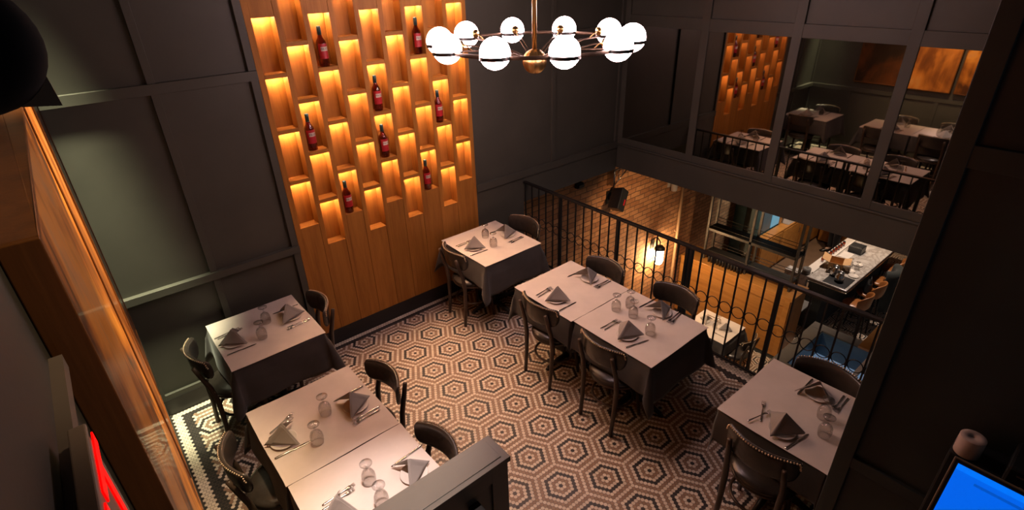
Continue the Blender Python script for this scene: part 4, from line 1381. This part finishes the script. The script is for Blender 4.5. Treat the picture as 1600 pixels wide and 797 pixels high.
for k, (x, y) in enumerate(((9.94, -1.91), (10.08, -1.80), (10.42, -1.80))):
    if pm is None:
        pm = plate_mesh().build('bar_plate', 'china')
        o = pm
    else:
        o = pm.copy()
        sc.collection.objects.link(o)
    o.location = (x, y, BZ + 0.0005)
    o.scale = (1.08, 1.08, 1.08)
    tag(o, ('white plate on the marble bar, beside the bar mat', 'white plate on the marble bar, in front of the cardboard box', 'white plate on the marble bar, beyond the upturned goblets')[k], 'plate', 'plates on the marble bar')
dup(proto_g, (10.24, -1.85, BZ + 0.0005), 0, 'clear upturned goblet on the marble bar, nearer the tan stools')
dup(proto_g, (10.30, -1.72, BZ + 0.0005), 0, 'clear upturned goblet on the marble bar, nearer the cardboard box')
cbx = thing('cardboard_box', 'open cardboard box with raised flaps on the marble bar', 'box', (10.05, -1.56, BZ + 0.001), 0.25)
b_ = B().box(-.15, .15, -.11, -.105, 0, .14).box(-.15, .15, .105, .11, 0, .14).box(-.15, -.145, -.105, .105, 0, .14).box(.145, .15, -.105, .105, 0, .14).box(-.145, .145, -.105, .105, 0, .005)
b_.build('carton', 'card', cbx)
B().add([(-.15, -.11, .14), (.15, -.11, .14), (.15, -.22, .17), (-.15, -.22, .17)], [(0, 1, 2, 3)]).build('flap', 'card', cbx, solid=0.004)
B().add([(-.15, .11, .14), (.15, .11, .14), (.15, .23, .19), (-.15, .23, .19)], [(0, 1, 2, 3)]).build('flap', 'card', cbx, solid=0.004)
B().add([(-.15, -.11, .14), (-.15, .11, .14), (-.27, .11, .20), (-.27, -.11, .20)], [(0, 1, 2, 3)]).build('flap', 'card', cbx, solid=0.004)
tag(B().box(10.83, 11.07, -1.69, -1.46, BZ + .0005, BZ + .13).box(10.85, 11.05, -1.67, -1.48, BZ + .13, BZ + .137).build('black_box', 'plastic', bevel=0.006), 'closed black box on the marble bar, beyond the cardboard box', 'box')
ppk = B()
for k in range(4):
    ppk.box(10.47 + .006 * k, 10.75 + .004 * k, -1.62 + .004 * k, -1.43, BZ + .0005 + .006 * k, BZ + .006 + .006 * k)
tag(ppk.build('paper_stack', 'white'), 'stack of papers on the marble bar between the two boxes', 'papers')
tag(B().lathe([(.001, 0), (.07, 0), (.07, .11), (.02, .11), (.02, .08), (.001, .08)], 20, (9.44, -1.31, BZ + 0.001)).build('paper_towel_roll', 'greyrim'), 'grey paper roll standing at the corner of the marble bar', 'paper roll')
jr = None
for k in range(9):
    if jr is None:
        jr = thing('garnish_jar', '', 'jar', (0, 0, 0), 0, 'garnish jars along the bar rail')
        B().lathe([(.001, 0), (.026, 0), (.027, .08), (.022, .09), (.001, .088)], 14).build('jar', 'amber', jr)
        B().lathe([(.023, .089), (.023, .104), (.001, .106)], 14).build('lid', 'iron', jr)
        o = jr
        o.location = (10.45, -1.20, F + 0.8805)
    else:
        o = dup(jr, (10.45 + 0.12 * k, -1.20, F + 0.8805), 0, '')
    o['label'] = 'small lidded jar in the row along the inner rail of the marble bar'


# bar stools, coat, bag
def stool(lab, loc, rz, first=[None]):
    if first[0] is None:
        t = thing('bar_stool', lab, 'stool', loc, rz, 'tan leather bar stools')
        s = B().lathe([(.001, .755), (.12, .752), (.18, .735), (.20, .71), (.19, .69), (.001, .685)], 24)
        s.build('seat', 'leather', t)
        rows = []
        for i in range(17):
            u = -1 + 2 * i / 16
            a = u * 1.15
            x, y = -.215 * math.cos(a) + .015, .215 * math.sin(a)
            h = .27 - .10 * abs(u) ** 3
            sec = []
            for k in range(12):
                an = 2 * PI * k / 12
                r = .018
                rr = math.copysign(abs(math.cos(an)) ** .7, math.cos(an)) * r
                zz = .72 + h / 2 + h / 2 * math.copysign(abs(math.sin(an)) ** .5, math.sin(an))
                ln = 1 + (zz - .72) * .35
                sec.append(((-(.215) * math.cos(a) * ln + .015) - rr * math.cos(a), y * ln + rr * math.sin(a), zz))
            rows.append(sec)
        b = B().grid(rows, cu=True)
        b.add(rows[0], [tuple(range(12))]).add(rows[-1], [tuple(range(12))[::-1]])
        b.build('backrest', 'leather', t)
        for sx in (-1, 1):
            for sy in (-1, 1):
                B().tube([(.19 * sx, .17 * sy, 0), (.14 * sx, .13 * sy, .69)], [.013, .016], 8).build('leg', 'iron', t)
        B().tube([(.175, .155, .25), (-.175, .155, .25), (-.175, -.155, .25), (.175, -.155, .25)], .009, 8, closed=True).build('foot_rest', 'iron', t)
        first[0] = t
        return t
    return dup(first[0], loc, rz, lab)


stool('tan leather bar stool at the near end of the marble bar, beside the black bag', (9.66, -2.14, F), PI / 2)
stool('tan leather bar stool between the black bag and the dark coat', (10.22, -2.15, F), PI / 2)
stool('tan leather bar stool beyond the dark coat, farthest along the marble bar', (11.45, -2.12, F), PI / 2)
bg = thing('handbag', 'black handbag lying on a tan stool by the marble bar', 'bag', (10.22, -2.12, F + 0.756), 0.3)
rows = []
for i in range(7):
    v = i / 6
    w_ = 0.17 - 0.05 * v
    d_ = 0.075 * (1 - 0.55 * v)
    rows.append([(w_ * math.copysign(abs(math.cos(t)) ** .6, math.cos(t)), d_ * math.copysign(abs(math.sin(t)) ** .7, math.sin(t)), 0.005 + 0.17 * v) for t in [2 * PI * k / 24 for k in range(24)]])
bb = B().grid(rows, cu=True).add(rows[0], [tuple(range(24))]).add(rows[-1], [tuple(range(24))])
bb.build('bag_body', 'blackleather', bg)
B().tube([(-.09, 0, .17), (-.07, 0, .25), (0, 0, .28), (.07, 0, .25), (.09, 0, .17)], .008, 8).build('strap', 'blackleather', bg)
stool('tan leather bar stool draped with the dark coat', (10.80, -2.14, F), PI / 2)
rows = []
rnd = random.Random(4)
for i in range(15):
    v = i / 14
    row = []
    for k in range(19):
        u = -1 + 2 * k / 18
        a = u * 1.2
        # over the top of the stool back, inner side short, outer side long
        if v < 0.3:
            t_ = v / 0.3
            rad, z = 0.160 + 0.01 * t_, 0.86 + 0.175 * t_
        elif v < 0.42:
            t_ = (v - 0.3) / 0.12
            rad, z = 0.170 + 0.115 * t_, 1.035 + 0.012 * math.sin(PI * t_)
        else:
            t_ = (v - 0.42) / 0.58
            rad, z = 0.285 + 0.045 * t_ + 0.018 * t_ * math.sin(7 * a), 1.035 - 0.78 * t_
        row.append((rad * 1.08 * math.sin(a), -rad * 1.05 * math.cos(a) - 0.01, z + 0.01 * rnd.uniform(-1, 1) * (v > .9)))
    rows.append(row)
co = B().grid(rows).build('coat', 'coat', None, solid=0.02, subsurf=1)
co.location = (10.80, -2.14, F)
tag(co, 'dark wool coat draped over a tan bar stool', 'coat')

# ------------------------------------------------------------------ behind the bar
struct('floor_lower_bar', B().box(9.5, 14.2, -1.10, 0.0, F, F + 0.006), 'mat_brown')
bb_ = thing('back_counter', 'honey-wood back counter with a plain wooden top behind the bar', 'counter', (10.3, -0.06, F))
B().box(0.0, 3.0, 0.0, 0.17, 0.08, 0.90).box(0.02, 2.98, 0.04, 0.16, 0, 0.08).build('body', 'honey', bb_)
B().box(-0.01, 3.02, -0.015, 0.17, 0.90, 0.93).build('top', 'honey', bb_, bevel=0.004)
for k in range(3):
    d_ = B().box(0.03 + 0.9 * k, 0.87 + 0.9 * k, -0.014, 0.0, 0.12, 0.87).build('door', 'honey', bb_, bevel=0.003)
    B().tube([(0.80 + 0.9 * k, -0.03, 0.6), (0.80 + 0.9 * k, -0.03, 0.75)], 0.006, 8).build('handle', 'steel', d_)
cs_ = thing('counter_tray', 'white open tray of bar tools on the wooden back counter', 'tray', (11.75, 0.02, F + 0.9305))
B().box(-.28, .28, -.07, .07, 0, .02).box(-.28, .28, -.07, -.05, .02, .12).box(-.28, .28, .05, .07, .02, .12).box(-.28, -.26, -.05, .05, .02, .12).box(.26, .28, -.05, .05, .02, .12).build('tray', 'white', cs_, bevel=0.004)
B().box(-.2, .2, -.04, .04, .021, .07).build('tool_holder', 'plastic', cs_)
hd_ = thing('honey_wood_host_stand', 'plain honey-wood cabinet beyond the back counter, behind the standing person', 'cabinet', (13.35, -0.55, F))
B().box(-.25, .8, -0.2, .40, 0.06, 1.25).build('body', 'honey', hd_)
B().box(-.27, .82, -0.22, .42, 1.25, 1.29).build('top', 'honey', hd_, bevel=0.004)
tc_ = thing('tall_cabinet', 'tall dark teal cabinet with a sage side behind the bar', 'cabinet', (11.01, 0.72, F))
B().box(0.0, 0.03, 0.0, 0.34, 0.02, 3.2).build('door', 'teal', tc_, bevel=0.003)
B().box(0.03, 0.60, 0.0, 0.34, 0.0, 3.2).build('carcass', 'sage', tc_, bevel=0.003)
gp = thing('glass_fridge', 'blue-lit glass-fronted fridge behind the bar', 'fridge', (10.45, 0.12, F))
B().box(0.0, 0.95, 0.025, 0.16, 0, 3.0).build('carcass', 'teal', gp)
B().box(0.02, 0.50, 0.0, 0.025, 0.96, 2.9).build('glass_door', 'tankwall', gp)
B().box(0.53, 0.88, 0.0, 0.025, 0.96, 2.9).build('glass_door', 'skyblue', gp)
B().box(0.90, 0.99, -0.01, 0.16, 0.94, 3.0).build('side_post', 'honey', gp)
mn = thing('small_monitor', 'small blue monitor on the wooden back counter', 'monitor', (12.22, 0.02, F + 0.9305))
B().box(-.15, .15, -.02, .02, .06, .30).box(-.02, .02, -.02, .02, .01, .06).box(-.1, .1, -.06, .06, 0, .01).build('housing', 'plastic', mn, bevel=0.004)
B().box(-.135, .135, -.023, -.02, .075, .285).build('screen', 'screen', mn)

# person standing behind the bar (only the legs show under the beam)
ps = thing('person', 'person in black trousers standing behind the bar', 'person', (12.72, -0.62, F + 0.0068), 2.4)


def skin(name, mat, verts, edges, radii, parent, lv=2):
    me = bpy.data.meshes.new(name)
    me.from_pydata(verts, edges, [])
    me.materials.append(M[mat])
    o = bpy.data.objects.new(name, me)
    sc.collection.objects.link(o)
    md = o.modifiers.new('skin', 'SKIN')
    md.use_smooth_shade = True
    for i, r in enumerate(radii):
        rr = r if isinstance(r, tuple) else (r, r)
        me.skin_vertices[0].data[i].radius = rr
    me.skin_vertices[0].data[0].use_root = True
    sb = o.modifiers.new('subsurf', 'SUBSURF')
    sb.levels = sb.render_levels = lv
    o.parent = parent
    return o


V = [(0, 0, .95), (0, 0, 1.12), (0, 0, 1.32), (0, 0, 1.46), (.01, 0, 1.53), (.02, 0, 1.60), (.02, 0, 1.70)]
E_ = [(0, 1), (1, 2), (2, 3), (3, 4), (4, 5), (5, 6)]
Rr = [(.13, .10), (.13, .095), (.16, .11), (.12, .08), (.05, .05), (.072, .085), (.06, .075)]
for s in (-1, 1):
    b0 = len(V)
    V += [(0, .17 * s, 1.42), (0, .22 * s, 1.15), (.08, .24 * s, .93), (.11, .24 * s, .86)]
    E_ += [(3, b0), (b0, b0 + 1), (b0 + 1, b0 + 2), (b0 + 2, b0 + 3)]
    Rr += [.058, .045, .032, (.035, .02)]
    for k in range(5):
        f0 = len(V)
        oy = (k - 2) * 0.017
        ln = (.05, .075, .082, .076, .06)[k]
        if k == 0:
            V += [(.14, (.24 - .045) * s, .85), (.155, (.24 - .055) * s, .82)]
        else:
            V += [(.125 + .01, .24 * s + oy * s, .86 - ln * .5), (.115, .24 * s + oy * s, .86 - ln)]
        E_ += [(b0 + 3, f0), (f0, f0 + 1)]
        Rr += [.009, .008]
    l0 = len(V)
    V += [(0, .10 * s, .86), (.02, .10 * s, .48), (-.01, .10 * s, .09), (.10, .11 * s, .05)]
    E_ += [(0, l0), (l0, l0 + 1), (l0 + 1, l0 + 2), (l0 + 2, l0 + 3)]
    Rr += [.085, .058, .04, .038]
skin('body', 'skin', V, E_, Rr, ps)
tv, te, tr = [(0, 0, .98)], [], [(.15, .12)]
for s in (-1, 1):
    l0 = len(tv)
    tv += [(0, .10 * s, .84), (.02, .105 * s, .48), (-.005, .105 * s, .10)]
    te += [(0, l0), (l0, l0 + 1), (l0 + 1, l0 + 2)]
    tr += [.102, .08, .068]
skin('trousers', 'trousers', tv, te, tr, ps)
sv, se, sr = [(0, 0, .98), (0, 0, 1.14), (0, 0, 1.33), (0, 0, 1.47)], [(0, 1), (1, 2), (2, 3)], [(.155, .122), (.15, .112), (.178, .125), (.125, .092)]
for s in (-1, 1):
    l0 = len(sv)
    sv += [(0, .175 * s, 1.42), (0, .225 * s, 1.15), (.07, .243 * s, .96)]
    se += [(3, l0), (l0, l0 + 1), (l0 + 1, l0 + 2)]
    sr += [.07, .058, .045]
skin('shirt', 'shirt', sv, se, sr, ps)
skin('hair', 'hair', [(-.02, 0, 1.66), (-.01, 0, 1.74)], [(0, 1)], [(.085, .088), (.07, .08)], ps)
for s in (-1, 1):
    rows = []
    for i in range(9):
        u = i / 8
        x = -.08 + .28 * u
        hw = .045 * (1 - .35 * abs(2 * u - 1.2) ** 2)
        h = .10 * (1 - u) + .035 if u < .5 else .085 - .05 * (u - .5) * 2
        rows.append([(x, hw * math.cos(t) + .105 * s, max(0.0, h / 2 + h / 2 * math.sin(t))) for t in [2 * PI * k / 12 for k in range(12)]])
    B().grid(rows, cu=True).add(rows[0], [tuple(range(12))]).add(rows[-1], [tuple(range(12))[::-1]]).build('shoe', 'blackleather', ps)
# face features on the body
B().ball((.115, .032, 1.655), .010, 10).ball((.115, -.032, 1.655), .010, 10).build('eyes', 'white', ps)
B().lathe([(.012, -.02), (.006, .02), (.001, .025)], 8, (.118, 0, 1.63)).build('nose', 'skin', ps)
B().box(.112, .118, -.022, .022, 1.585, 1.593).build('mouth', 'redlabel', ps)
for s in (-1, 1):
    B().ball((.01, .085 * s, 1.64), .022, 10, 1.4).build('ear', 'skin', ps)
